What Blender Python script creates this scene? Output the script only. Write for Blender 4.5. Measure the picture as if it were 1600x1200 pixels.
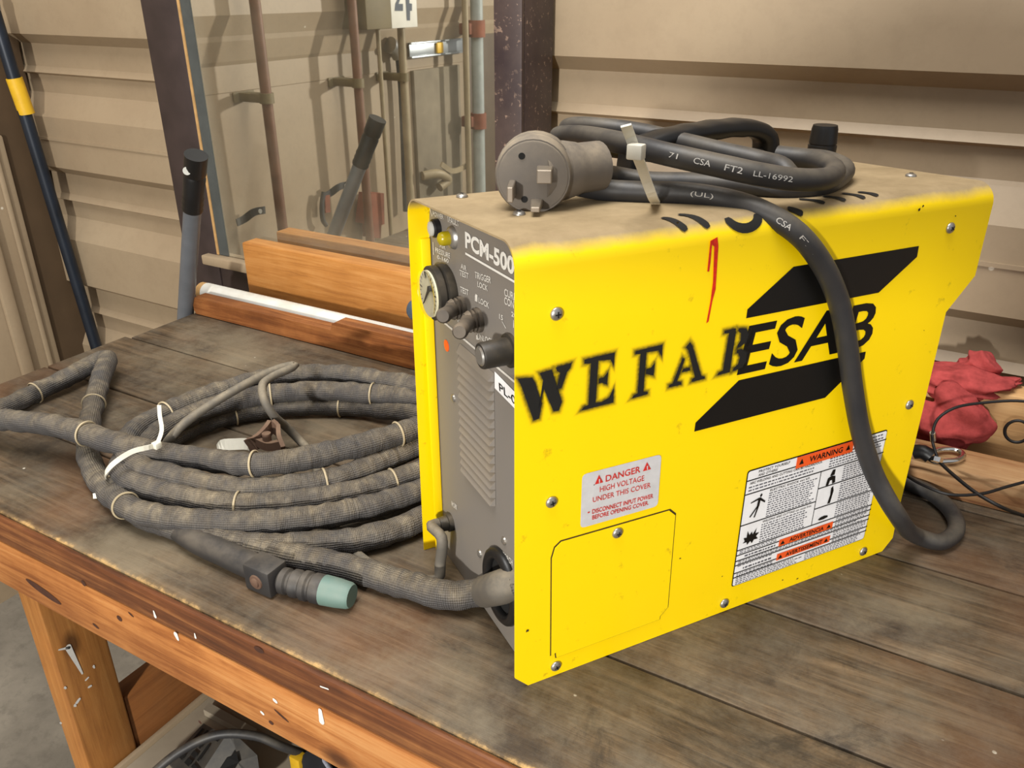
import bpy, bmesh, math, random
from mathutils import Vector, Matrix, noise
from mathutils.geometry import tessellate_polygon
random.seed(7)
for o in list(bpy.data.objects): bpy.data.objects.remove(o)
C = bpy.context.scene
COL = C.collection

# ------------------------------------------------------------------ camera, world, lights
F = 1298.49
PITCH, ROLL, YAW = 0.446812, -0.00171, -0.526596
CAMZ = 1.406
_cy, _sy = math.cos(YAW), math.sin(YAW)
FW = Vector((_sy*math.cos(PITCH), _cy*math.cos(PITCH), -math.sin(PITCH)))
_rt = Vector((_cy, -_sy, 0)); _up = _rt.cross(FW)
RT = math.cos(ROLL)*_rt + math.sin(ROLL)*_up
UP = -math.sin(ROLL)*_rt + math.cos(ROLL)*_up
cam_d = bpy.data.cameras.new('camera'); cam = bpy.data.objects.new('camera', cam_d); COL.objects.link(cam)
cam_d.sensor_width = 36; cam_d.lens = F/1600*36; cam_d.clip_start = .02
cam.matrix_world = Matrix(((RT.x, UP.x, -FW.x, 0), (RT.y, UP.y, -FW.y, 0), (RT.z, UP.z, -FW.z, CAMZ), (0, 0, 0, 1)))
C.camera = cam
C.view_settings.view_transform = 'Standard'; C.view_settings.look = 'None'
C.view_settings.gamma = 1; C.view_settings.use_curve_mapping = False
C.view_settings.exposure = 0.22

w = bpy.data.worlds.new('world'); C.world = w; w.use_nodes = True
w.node_tree.nodes['Background'].inputs[0].default_value = (.95, .97, 1.0, 1)
w.node_tree.nodes['Background'].inputs[1].default_value = .44
def area(name, loc, target, size, power, color):
    l = bpy.data.lights.new(name, 'AREA'); l.shape = 'DISK'; l.size = size; l.energy = power; l.color = color
    o = bpy.data.objects.new(name, l); COL.objects.link(o); o.location = loc
    o.rotation_euler = (Vector(target)-Vector(loc)).to_track_quat('-Z', 'Y').to_euler(); return o
LKEY = Vector((.2, -2.2, 1.62))
area('doorway_light', LKEY, (-.5, .8, 1.0), .16, 80, (1, .965, .90))
area('ceiling_light', (-.5, .1, 3.3), (-.4, .7, .9), 1.4, 58, (1, .97, .93))

# ------------------------------------------------------------------ measuring helpers (world metres)
def ray(px, py): return FW + (px-800)/F*RT - (py-600)/F*UP
CP = Vector((0, 0, CAMZ))
def onZ(px, py, z): d = ray(px, py); return CP + d*((z-CAMZ)/d.z)
def onY(px, py, y): d = ray(px, py); return CP + d*(y/d.y)
def onX(px, py, x): d = ray(px, py); return CP + d*(x/d.x)
MYAW = 0.983766
MU = Vector((math.cos(MYAW), math.sin(MYAW), 0)); MV = Vector((-MU.y, MU.x, 0))
MA = Vector((-.2452, .4261, .9))                       # foot of the machine's near front corner, on the bench
def loc_m(p): q = p-MA; return Vector((q.dot(MU), q.dot(MV), q.z))
def S(px, py, v=0.0):                                  # on the right side sheet (local)
    d = ray(px, py); n = MV; t = ((MA-CP).dot(n)+v)/d.dot(n); return loc_m(CP+d*t)
def FP(px, py, u=.018):                                # on the front panel plane (local)
    d = ray(px, py); n = MU; t = ((MA-CP).dot(n)+u)/d.dot(n); return loc_m(CP+d*t)
def TP(px, py, z): return loc_m(onZ(px, py, .9+z))     # at height z over the bench (local)
BZ = .9
WALLY, MIRY, LEFTX = 1.13, 1.06, -1.90

# ------------------------------------------------------------------ materials
def srgb(r, g, b):
    f = lambda c: (c/255/12.92 if c/255 <= .04045 else ((c/255+.055)/1.055)**2.4)
    return (f(r), f(g), f(b), 1)
class N:
    def __init__(s, name):
        s.m = bpy.data.materials.new(name); s.m.use_nodes = True; s.t = s.m.node_tree
        s.b = s.t.nodes['Principled BSDF']
    def n(s, typ, **kw):
        x = s.t.nodes.new(typ)
        for k, v in kw.items():
            if hasattr(x, k) and k not in ('inputs',): setattr(x, k, v)
            elif k in x.inputs: x.inputs[k].default_value = v
        return x
    def l(s, a, b): s.t.links.new(a, b)
    def coord(s, kind='Object', scale=(1, 1, 1), rnd=False):
        tc = s.n('ShaderNodeTexCoord'); mp = s.n('ShaderNodeMapping'); mp.inputs['Scale'].default_value = scale
        s.l(tc.outputs[kind], mp.inputs[0])
        if rnd:
            oi = s.n('ShaderNodeObjectInfo'); cx = s.n('ShaderNodeCombineXYZ')
            mm = s.n('ShaderNodeMath', operation='MULTIPLY'); mm.inputs[1].default_value = 37.0
            s.l(oi.outputs['Random'], mm.inputs[0])
            for i in range(3): s.l(mm.outputs[0], cx.inputs[i])
            s.l(cx.outputs[0], mp.inputs['Location'])
        return mp.outputs[0]
    def noise(s, vec, scale, detail=4, rough=.6, dist=0):
        x = s.n('ShaderNodeTexNoise'); x.inputs['Scale'].default_value = scale; x.inputs['Detail'].default_value = detail
        x.inputs['Roughness'].default_value = rough; x.inputs['Distortion'].default_value = dist
        s.l(vec, x.inputs['Vector']); return x.outputs[0]
    def ramp(s, fac, stops, interp='LINEAR'):
        x = s.n('ShaderNodeValToRGB'); e = x.color_ramp.elements; x.color_ramp.interpolation = interp
        while len(e) < len(stops): e.new(.5)
        for i, (p, c) in enumerate(stops):
            e[i].position = p; e[i].color = c if isinstance(c, tuple) else (c, c, c, 1)
        s.l(fac, x.inputs[0]); return x.outputs[0]
    def mix(s, fac, a, b, blend='MIX'):
        x = s.n('ShaderNodeMix', data_type='RGBA', blend_type=blend)
        for v, i in ((fac, 0), (a, 6), (b, 7)):
            if hasattr(v, 'links') or hasattr(v, 'is_linked'): s.l(v, x.inputs[i])
            else: x.inputs[i].default_value = v
        return x.outputs[2]
    def math(s, op, a, b=0.0):
        x = s.n('ShaderNodeMath', operation=op)
        for v, i in ((a, 0), (b, 1)):
            if hasattr(v, 'is_linked'): s.l(v, x.inputs[i])
            else: x.inputs[i].default_value = v
        return x.outputs[0]
    def bump(s, h, strength=.3, dist=.002):
        x = s.n('ShaderNodeBump'); x.inputs['Strength'].default_value = strength; x.inputs['Distance'].default_value = dist
        s.l(h, x.inputs['Height']); s.l(x.outputs[0], s.b.inputs['Normal'])
    def col(s, c):
        if hasattr(c, 'is_linked'): s.l(c, s.b.inputs['Base Color'])
        else: s.b.inputs['Base Color'].default_value = c
    def set(s, rough=.5, metal=0, spec=.5):
        s.b.inputs['Roughness'].default_value = rough; s.b.inputs['Metallic'].default_value = metal
        s.b.inputs['Specular IOR Level'].default_value = spec; return s
MATS = {}
def plain(name, c, rough=.5, metal=0, var=.25, scale=30, bump=0, spec=.5):
    if name in MATS: return MATS[name]
    k = N(name); v = k.coord()
    nz = k.noise(v, scale, 5)
    d = tuple(x*(1-var) for x in c[:3])+(1,)
    k.col(k.mix(k.ramp(nz, [(.3, 0.0), (.7, 1.0)]), d, c)); k.set(rough, metal, spec)
    if bump: k.bump(nz, bump, .002)
    MATS[name] = k.m; return k.m
def dusty(name, c, dust=srgb(150, 135, 110), amount=.6, rough=.6, metal=0, scale=25):
    """own colour under settled dust: dust lies where the surface faces up"""
    if name in MATS: return MATS[name]
    k = N(name); v = k.coord(); nz = k.noise(v, scale, 6, .65)
    g = k.n('ShaderNodeNewGeometry'); sp = k.n('ShaderNodeSeparateXYZ'); k.l(g.outputs['Normal'], sp.inputs[0])
    up = k.ramp(sp.outputs[2], [(-.2, .15), (.8, 1.0)])
    f = k.math('MULTIPLY', k.ramp(nz, [(.35, .15), (.65, 1.0)]), up); f = k.math('MULTIPLY', f, amount)
    k.col(k.mix(f, c, dust)); k.set(rough, metal); k.bump(nz, .15, .001)
    MATS[name] = k.m; return k.m
def wood(name, stops, grain=(2.0, 45, 45), rough=.7, knots=True, dirt=0.0, dirtcol=srgb(80, 68, 52), bump=.25):
    if name in MATS: return MATS[name]
    k = N(name); v = k.coord('Object', grain, True); v1 = k.coord('Object', (1, 1, 1), True)
    n1 = k.noise(v, 3.2, 8, .68, .7); n2 = k.noise(v1, 9, 5, .6); n9 = k.noise(v, .7, 4, .6, .5)
    f = k.math('ADD', k.math('ADD', k.math('MULTIPLY', n1, .52), k.math('MULTIPLY', n2, .25)), k.math('MULTIPLY', n9, .27))
    c = k.ramp(f, stops)
    if knots:
        vo = k.n('ShaderNodeTexVoronoi'); vo.inputs['Scale'].default_value = 1
        k.l(k.coord('Object', (4.5, 9, 9) if grain[0] < 5 else (9, 9, 4.5), True), vo.inputs['Vector'])
        c = k.mix(k.ramp(vo.outputs['Distance'], [(.05, .85), (.12, 0.0)]), c, tuple(x*.35 for x in stops[0][1][:3])+(1,))
    if dirt:
        n3 = k.noise(v1, 5, 8, .7)
        c = k.mix(k.math('MULTIPLY', k.ramp(n3, [(.35, 0.0), (.6, 1.0)]), dirt), c, dirtcol)
    k.col(c); k.set(rough, 0, .35); k.bump(n1, bump, .002)
    MATS[name] = k.m; return k.m

# bench boards: grimy weathered planks with stains and paint specks
def bench_mat():
    k = N('grimy_plank'); v = k.coord('Object', (2.2, 40, 40), True); v1 = k.coord('Object', (1, 1, 1), True); vf = k.coord('Object')
    n1 = k.noise(v, 2.4, 9, .72, .7); n2 = k.noise(v1, 6.5, 9, .7, .3); n3 = k.noise(vf, 20, 9, .75)
    c = k.ramp(n1, [(.3, srgb(46, 36, 26)), (.5, srgb(88, 72, 53)), (.7, srgb(124, 104, 80))])
    c = k.mix(k.math('MULTIPLY', k.ramp(n2, [(.44, 0.0), (.6, 1.0)]), .7), c, srgb(52, 42, 32))
    c = k.mix(k.math('MULTIPLY', k.ramp(n3, [(.42, 0.0), (.7, 1.0)]), .62), c, srgb(112, 104, 90))
    n4 = k.noise(v1, 3.1, 4, .5); c = k.mix(k.math('MULTIPLY', k.ramp(n4, [(.55, 0.0), (.7, 1.0)]), .45), c, srgb(120, 76, 44))
    n5 = k.noise(vf, 7, 9, .75, .6); c = k.mix(k.math('MULTIPLY', k.ramp(n5, [(.56, 0.0), (.66, 1.0)]), .75), c, srgb(44, 38, 32))
    n6 = k.noise(vf, 4.2, 8, .7); c = k.mix(k.math('MULTIPLY', k.ramp(n6, [(.5, 0.0), (.64, 1.0)]), .5), c, srgb(134, 122, 100))
    # worn raw yellow wood along the front arris
    tc = k.n('ShaderNodeNewGeometry'); sp = k.n('ShaderNodeSeparateXYZ'); k.l(tc.outputs['Position'], sp.inputs[0])
    e = k.math('ADD', sp.outputs[1], k.math('MULTIPLY', k.noise(vf, 34, 8, .75), .022))
    c = k.mix(k.ramp(k.math('SUBTRACT', e, .36), [(.0160, .9), (.0200, 0.0)]), c, srgb(204, 166, 108))
    vo = k.n('ShaderNodeTexVoronoi'); vo.inputs['Scale'].default_value = 44; k.l(vf, vo.inputs['Vector'])
    wn = k.ramp(k.noise(vf, 5, 6, .8), [(.56, 0.0), (.60, 1.0)])
    c = k.mix(k.math('MULTIPLY', k.ramp(vo.outputs['Distance'], [(.05, 1.0), (.08, 0.0)]), wn), c, srgb(205, 198, 182))
    k.col(c); k.set(.62, 0, .35)
    k.bump(k.math('ADD', n1, k.math('MULTIPLY', n3, .5)), .35, .002); return k.m
M_bench = bench_mat()
ORANGE = [(.3, srgb(80, 42, 20)), (.44, srgb(148, 90, 44)), (.53, srgb(184, 122, 66)), (.64, srgb(206, 150, 92))]
M_apron = wood('oiled_fir', ORANGE, (1.6, 26, 30), .5, True, .25, srgb(110, 58, 30))
M_aprondark = wood('dark_oiled_fir', [(.36, srgb(54, 30, 18)), (.5, srgb(112, 66, 36)), (.64, srgb(168, 112, 64))], (1.6, 36, 40), .55, True, .5, srgb(70, 40, 26))
M_leg = wood('brown_fir', [(.3, srgb(118, 70, 30)), (.5, srgb(164, 108, 52)), (.7, srgb(190, 134, 72))], (30, 30, 1.6), .55, True, .2)
M_stretch = wood('brown_fir_board', [(.3, srgb(96, 54, 24)), (.5, srgb(140, 86, 42)), (.7, srgb(160, 104, 56))], (30, 1.6, 30), .55, False, .3)
M_pine = wood('pale_pine', [(.3, srgb(150, 104, 62)), (.5, srgb(204, 160, 108)), (.7, srgb(222, 184, 132))], (1.8, 40, 40), .6, True, .15)
M_redpine = wood('red_stained_pine', [(.38, srgb(104, 58, 40)), (.46, srgb(170, 126, 84)), (.62, srgb(204, 168, 122))], (1.8, 34, 34), .6, True, .3, srgb(96, 40, 30))
M_board = wood('orange_board', [(.36, srgb(134, 84, 40)), (.5, srgb(180, 122, 60)), (.64, srgb(202, 148, 86))], (1.8, 34, 34), .5, False, .2, srgb(140, 88, 48))
M_boarddk = wood('dark_orange_board', [(.38, srgb(70, 38, 20)), (.5, srgb(134, 80, 40)), (.62, srgb(172, 112, 62))], (1.8, 34, 34), .5, True, .45, srgb(70, 36, 20))

def yellow_mat():
    k = N('yellow_enamel'); v = k.coord('Object')
    n1 = k.noise(v, 9, 5); n2 = k.noise(v, 60, 6, .7); n3 = k.noise(v, 18, 6, .7)
    c = k.mix(k.math('MULTIPLY', k.ramp(n1, [(.3, 0.0), (.75, 1.0)]), .35), srgb(252, 216, 4), srgb(246, 204, 6))
    c = k.mix(k.ramp(n2, [(.62, 0.0), (.72, .5)]), c, srgb(136, 104, 22))
    sp = k.n('ShaderNodeSeparateXYZ'); k.l(v, sp.inputs[0])
    hgt = k.math('ADD', sp.outputs[2], k.math('MULTIPLY', sp.outputs[1], .052))
    hgt = k.math('ADD', hgt, k.math('MULTIPLY', sp.outputs[0], .012))
    hgt = k.math('ADD', hgt, k.math('MULTIPLY', k.math('SUBTRACT', n3, .5), .008))
    dust = k.ramp(k.math('MULTIPLY', k.math('SUBTRACT', hgt, .345), 10), [(.085, 0.0), (.165, .97)])
    dc = k.mix(k.ramp(k.noise(v, 22, 7, .7), [(.35, 0.0), (.7, 1.0)]), srgb(134, 116, 90), srgb(164, 144, 114))
    k.col(k.mix(dust, c, dc))
    k.l(k.math('ADD', k.math('MULTIPLY', dust, .4), .36), k.b.inputs['Roughness'])
    k.set(.36, 0, .4); k.l(k.math('ADD', k.math('MULTIPLY', dust, .45), .38), k.b.inputs['Roughness'])
    k.bump(n2, .04, .001); return k.m
M_yellow = yellow_mat()
M_grey = dusty('grey_enamel', srgb(118, 113, 108), srgb(146, 130, 102), .7, .5, 0, 12)
M_white = plain('white_print', srgb(228, 226, 220), .6, 0, .12, 200)
M_wprint = plain('worn_white_print', srgb(214, 210, 202), .6, 0, .35, 300)
M_black = plain('black_print', srgb(14, 13, 12), .42, 0, .3, 80)
M_paint = plain('black_spray_paint', srgb(16, 14, 10), .75, 0, .4, 150)
M_red = plain('red_print', srgb(206, 48, 40), .5, 0, .2, 100)
M_redpaint = plain('red_paint_marker', srgb(226, 44, 16), .5, 0, .4, 300)
M_orangeP = plain('orange_print', srgb(240, 92, 34), .45, 0, .1, 100)
M_label = plain('label_paper', srgb(240, 240, 242), .4, 0, .12, 60)
M_silver = plain('silver_label', srgb(222, 222, 224), .35, .2, .15, 90)
M_text = plain('fine_grey_print', srgb(96, 96, 104), .5, 0, .3, 400)
M_seam = plain('dark_seam', srgb(70, 54, 10), .8, 0, .5, 60)
M_steel = dusty('screw_steel', srgb(176, 174, 170), srgb(150, 138, 118), .5, .35, .85, 200)
M_chrome = plain('chrome', srgb(214, 214, 212), .16, 1, .1, 50)
M_rubber = dusty('black_rubber', srgb(34, 34, 36), srgb(118, 108, 94), .5, .6, 0, 30)
M_cord = dusty('cord_rubber', srgb(38, 39, 43), srgb(116, 108, 94), .62, .5, 0, 22)
M_plug = dusty('dusty_plug_rubber', srgb(92, 86, 80), srgb(156, 142, 120), .85, .75, 0, 40)
M_prong = dusty('tarnished_brass', srgb(138, 128, 116), srgb(130, 118, 98), .7, .5, .5, 60)
M_plastic = plain('black_plastic', srgb(22, 22, 23), .4, 0, .3, 40)
M_dplastic = dusty('dusty_black_plastic', srgb(30, 29, 28), srgb(120, 106, 84), .5, .5, 0, 30)
M_tie = plain('nylon_tie', srgb(226, 222, 206), .45, 0, .12, 60)
M_dtie = plain('dirty_nylon_tie', srgb(186, 170, 138), .55, 0, .3, 80)
M_gauge = plain('gauge_face', srgb(226, 220, 186), .5, 0, .1, 60)
M_amber = plain('amber_lens', srgb(168, 150, 16), .25, 0, .2, 60)
M_boot = dusty('dusty_rubber_boot', srgb(64, 58, 52), srgb(128, 114, 96), .8, .7, 0, 40)
M_lens = plain('grey_lens', srgb(190, 190, 182), .35, 0, .15, 60)
M_darkgap = plain('dark_gap', srgb(12, 11, 10), .9, 0, .2, 30)
M_hosegrey = dusty('grey_hose', srgb(84, 80, 74), srgb(146, 134, 112), .75, .7, 0, 40)
M_rust = dusty('rusty_iron', srgb(96, 72, 58), srgb(140, 116, 92), .5, .8, .2, 60)
M_teal = dusty('teal_ceramic', srgb(96, 124, 116), srgb(140, 140, 126), .4, .6, 0, 40)
M_pvc = dusty('white_pvc', srgb(214, 216, 212), srgb(176, 164, 140), .5, .45, 0, 16)
M_tan = plain('tan_end', srgb(190, 150, 96), .7, 0, .3, 60)
M_handle = plain('grey_painted_tube', srgb(104, 108, 114), .45, .1, .2, 30)
M_pole = plain('black_blue_pole', srgb(34, 42, 54), .4, .2, .5, 14)
M_yband = plain('yellow_band', srgb(232, 184, 36), .5, 0, .3, 20)
M_column = plain('dark_steel_paint', srgb(66, 54, 52), .55, .1, .4, 16)
M_rag = plain('red_cotton', srgb(178, 76, 74), .95, 0, .4, 90, .5, .1)
M_wire = plain('black_wire', srgb(24, 22, 22), .5, 0, .2, 40)
M_bracket = dusty('black_steel', srgb(58, 58, 58), srgb(118, 110, 96), .4, .6, .2, 30)
M_shelf = plain('dusty_shelf_board', srgb(158, 146, 126), .8, 0, .25, 9, .2)
M_blue = plain('blue_grey_cap', srgb(72, 88, 104), .5, 0, .3, 20)
M_conduit = plain('painted_conduit', srgb(120, 84, 62), .55, .1, .35, 18)
M_conduit2 = plain('tan_conduit', srgb(150, 134, 104), .55, .1, .25, 18)
M_box = plain('khaki_box', srgb(112, 98, 66), .6, 0, .2, 18)
M_num = plain('navy_print', srgb(44, 56, 72), .6, 0, .2, 30)
M_plate = plain('white_plate', srgb(222, 218, 206), .6, 0, .1, 20)
M_alu = plain('aluminium', srgb(170, 174, 176), .35, .8, .2, 20)
M_pale = plain('pale_blue_pipe', srgb(158, 164, 160), .5, 0, .25, 18)
M_rustp = plain('rust_paint', srgb(136, 78, 54), .75, 0, .4, 16)
M_weather = plain('weathered_door', srgb(132, 120, 100), .8, 0, .35, 7, .2)
M_cloth = plain('black_cloth', srgb(36, 37, 42), .9, 0, .3, 60)

def column_mat():
    k = N('speckled_column_paint'); v = k.coord('Object'); n = k.noise(v, 120, 3, .7); m = k.noise(v, 7, 5, .7)
    f = k.math('MULTIPLY', k.ramp(n, [(.60, 0.0), (.66, 1.0)]), k.ramp(m, [(.4, .1), (.6, .8)]))
    c = k.mix(k.ramp(m, [(.35, 0.0), (.65, 1.0)]), srgb(50, 38, 40), srgb(74, 60, 56))
    k.col(k.mix(f, c, srgb(158, 132, 114))); k.set(.55, .05); return k.m
M_columnr = column_mat()
def wall_mat():
    k = N('tan_wall_panel'); v = k.coord('Object'); n1 = k.noise(v, 2.5, 5); n2 = k.noise(v, 40, 6, .7)
    c = k.mix(k.ramp(n1, [(.35, 0.0), (.7, 1.0)]), srgb(150, 131, 106), srgb(164, 146, 120))
    c = k.mix(k.ramp(n2, [(.45, 0.0), (.75, .25)]), c, srgb(122, 104, 82))
    vo = k.n('ShaderNodeTexVoronoi'); vo.inputs['Scale'].default_value = 9; k.l(v, vo.inputs['Vector'])
    c = k.mix(k.ramp(vo.outputs['Distance'], [(.022, .7), (.032, 0.0)]), c, srgb(226, 218, 200))
    k.col(c); k.set(.5, 0, .4); k.bump(n2, .06, .001); return k.m
M_wall = wall_mat()
def floor_mat():
    k = N('dusty_concrete'); v = k.coord('Object'); n1 = k.noise(v, 3, 8, .65); n2 = k.noise(v, 30, 6, .7)
    c = k.ramp(n1, [(.3, srgb(104, 98, 88)), (.7, srgb(150, 142, 128))])
    c = k.mix(k.ramp(n2, [(.5, 0.0), (.72, .5)]), c, srgb(86, 80, 72))
    k.col(c); k.set(.85, 0, .3); k.bump(n2, .2, .003); return k.m
M_floor = floor_mat()
def mirror_mat():
    k = N('dusty_mirror_glass'); v = k.coord('Object'); k.col((.80, .80, .75, 1)); k.set(.015, 1)
    d = k.n('ShaderNodeBsdfDiffuse'); d.inputs[0].default_value = srgb(168, 160, 140)
    n = k.noise(v, 3.2, 7, .7)
    sp = k.n('ShaderNodeSeparateXYZ'); k.l(v, sp.inputs[0])
    ex = k.ramp(sp.outputs[0], [(.0, .55), (.055, 0.0)]); ez = k.ramp(sp.outputs[2], [(.0, .35), (.12, 0.0)])
    f = k.math('ADD', k.math('MULTIPLY', k.ramp(n, [(.3, .0), (.8, 1.0)]), .20), k.math('MULTIPLY', k.math('MAXIMUM', ex, ez), k.ramp(n, [(.3, .2), (.6, 1.0)])))
    mx = k.n('ShaderNodeMixShader'); k.l(f, mx.inputs[0]); k.l(k.b.outputs[0], mx.inputs[1]); k.l(d.outputs[0], mx.inputs[2])
    k.l(mx.outputs[0], k.t.nodes['Material Output'].inputs[0]); return k.m
M_mirror = mirror_mat()
def sleeve_mat():
    k = N('woven_hose_sleeve')
    tc = k.n('ShaderNodeTexCoord'); mp = k.n('ShaderNodeMapping'); k.l(tc.outputs['UV'], mp.inputs[0]); uv = mp.outputs[0]
    ob = k.coord('Object')
    sp = k.n('ShaderNodeSeparateXYZ'); k.l(uv, sp.inputs[0])
    a = k.math('SINE', k.math('MULTIPLY', sp.outputs[0], 6.2832*34)); b = k.math('SINE', k.math('MULTIPLY', sp.outputs[1], 6.2832*620))
    weave = k.math('MULTIPLY', k.math('ADD', a, b), .25)
    n = k.noise(ob, 20, 6, .7); n2 = k.noise(ob, 55, 5, .7)
    mp2 = k.n('ShaderNodeMapping'); mp2.inputs['Scale'].default_value = (1.2, 70, 1); k.l(tc.outputs['UV'], mp2.inputs[0]); wr_ = k.noise(mp2.outputs[0], 1.0, 5, .6, 1.4)
    g = k.n('ShaderNodeNewGeometry'); s2 = k.n('ShaderNodeSeparateXYZ'); k.l(g.outputs['Normal'], s2.inputs[0])
    up = k.ramp(s2.outputs[2], [(.0, .12), (.9, 1.0)])
    base = k.mix(k.math('ADD', weave, .5), srgb(46, 45, 46), srgb(96, 94, 94))
    d = k.math('MULTIPLY', up, k.ramp(n, [(.34, .12), (.60, .95)]))
    d = k.math('MULTIPLY', d, k.ramp(wr_, [(.35, .45), (.62, 1.0)]))
    c = k.mix(d, base, k.mix(k.ramp(n2, [(.4, 0.0), (.65, 1.0)]), srgb(108, 97, 80), srgb(152, 139, 116)))
    k.col(c); k.set(.75, 0, .3)
    k.bump(k.math('ADD', k.math('ADD', k.math('MULTIPLY', weave, .5), k.math('MULTIPLY', n, 1.6)), k.math('MULTIPLY', wr_, 2.4)), .7, .0035); return k.m
M_sleeve = sleeve_mat()

# ------------------------------------------------------------------ object helpers
def link(name, me, mat, parent=None, loc=None, label=None):
    o = bpy.data.objects.new(name, me); COL.objects.link(o)
    if mat is not None: me.materials.append(mat)
    if parent is not None: o.parent = parent
    if loc is not None: o.location = loc
    if label: o['label'] = label
    return o
def tag(o, label, cat, group=None, kind=None):
    o['label'] = label; o['category'] = cat
    if group: o['group'] = group
    if kind: o['kind'] = kind
    return o
def thing(name, loc, label, cat, rz=0, group=None):
    o = bpy.data.objects.new(name, None); COL.objects.link(o); o.location = loc; o.rotation_euler = (0, 0, rz)
    o.empty_display_size = .05
    return tag(o, label, cat, group)
def struct(name, me, mat, **k):
    o = link(name, me, mat, **k); o['kind'] = 'structure'; return o
def smooth(me, ang=40):
    me.polygons.foreach_set('use_smooth', [True]*len(me.polygons)); me.set_sharp_from_angle(angle=math.radians(ang)); return me
def mesh(verts, faces, uvs=None, sm=None):
    me = bpy.data.meshes.new('m'); me.from_pydata([tuple(v) for v in verts], [], faces); me.update()
    if uvs:
        ul = me.uv_layers.new(name='UVMap')
        for p in me.polygons:
            for li in p.loop_indices: ul.data[li].uv = uvs[li]
    if sm: smooth(me, sm)
    return me
def bm2me(bm, sm=None):
    me = bpy.data.meshes.new('m'); bm.normal_update(); bm.to_mesh(me); bm.free()
    if sm: smooth(me, sm)
    return me
def add_box(bm, lo, hi, bev=0, mat=None):
    lo, hi = Vector(lo), Vector(hi)
    r = bmesh.ops.create_cube(bm, size=1)
    vs = r['verts']
    for v in vs: v.co = Vector(((lo.x+hi.x)/2+v.co.x*(hi.x-lo.x), (lo.y+hi.y)/2+v.co.y*(hi.y-lo.y), (lo.z+hi.z)/2+v.co.z*(hi.z-lo.z)))
    if bev:
        es = list({e for v in vs for e in v.link_edges})
        rr = bmesh.ops.bevel(bm, geom=es, offset=bev, segments=2, affect='EDGES', profile=.5)
        vs = list({v for f in rr['faces'] for v in f.verts} | {v for v in vs if v.is_valid})
    if mat is not None:
        for v in vs: v.co = mat @ v.co
    return vs
def box(lo, hi, bev=0): bm = bmesh.new(); add_box(bm, lo, hi, bev); return bm2me(bm, 30 if bev else None)
def frame(axis):
    a = Vector(axis).normalized(); h = Vector((0, 0, 1)) if abs(a.z) < .9 else Vector((1, 0, 0))
    x = h.cross(a).normalized(); y = a.cross(x); return x, y, a
def add_cyl(bm, p0, p1, r0, r1=None, n=20, prof=None):
    """cylinder, or a lathe when prof=[(t along axis 0..1, radius)...]"""
    p0, p1 = Vector(p0), Vector(p1); r1 = r0 if r1 is None else r1
    x, y, a = frame(p1-p0); prof = prof or [(0, r0), (1, r1)]
    rings = []
    for t, r in prof:
        c = p0.lerp(p1, t) if 0 <= t <= 1 else p0+(p1-p0)*t
        rings.append([bm.verts.new(c+(x*math.cos(2*math.pi*i/n)+y*math.sin(2*math.pi*i/n))*r) for i in range(n)])
    for A, B in zip(rings, rings[1:]):
        for i in range(n): bm.faces.new((A[i], A[(i+1) % n], B[(i+1) % n], B[i]))
    bm.faces.new(rings[0][::-1]); bm.faces.new(rings[-1])
def cyl(p0, p1, r0, r1=None, n=24, prof=None, sm=40):
    bm = bmesh.new(); add_cyl(bm, p0, p1, r0, r1, n, prof); return bm2me(bm, sm)
def spline(pts, step=.006, closed=False):
    P = [Vector(p) for p in pts]; n = len(P); out = []
    segs = n if closed else n-1
    for i in range(segs):
        p1, p2 = P[i], P[(i+1) % n]
        p0 = P[i-1] if (i > 0 or closed) else p1*2-p2
        p3 = P[(i+2) % n] if (i+2 < n or closed) else p2*2-p1
        # centripetal Catmull-Rom
        t0 = 0; t1 = t0+max((p1-p0).length, 1e-6)**.5; t2 = t1+max((p2-p1).length, 1e-6)**.5; t3 = t2+max((p3-p2).length, 1e-6)**.5
        k = max(2, int((p2-p1).length/step))
        for j in range(k):
            t = t1+(t2-t1)*j/k
            a1 = p0*((t1-t)/(t1-t0))+p1*((t-t0)/(t1-t0)); a2 = p1*((t2-t)/(t2-t1))+p2*((t-t1)/(t2-t1)); a3 = p2*((t3-t)/(t3-t2))+p3*((t-t2)/(t3-t2))
            b1 = a1*((t2-t)/(t2-t0))+a2*((t-t0)/(t2-t0)); b2 = a2*((t3-t)/(t3-t1))+a3*((t-t1)/(t3-t1))
            out.append(b1*((t2-t)/(t2-t1))+b2*((t-t1)/(t2-t1)))
    if not closed: out.append(P[-1])
    return out
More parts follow.
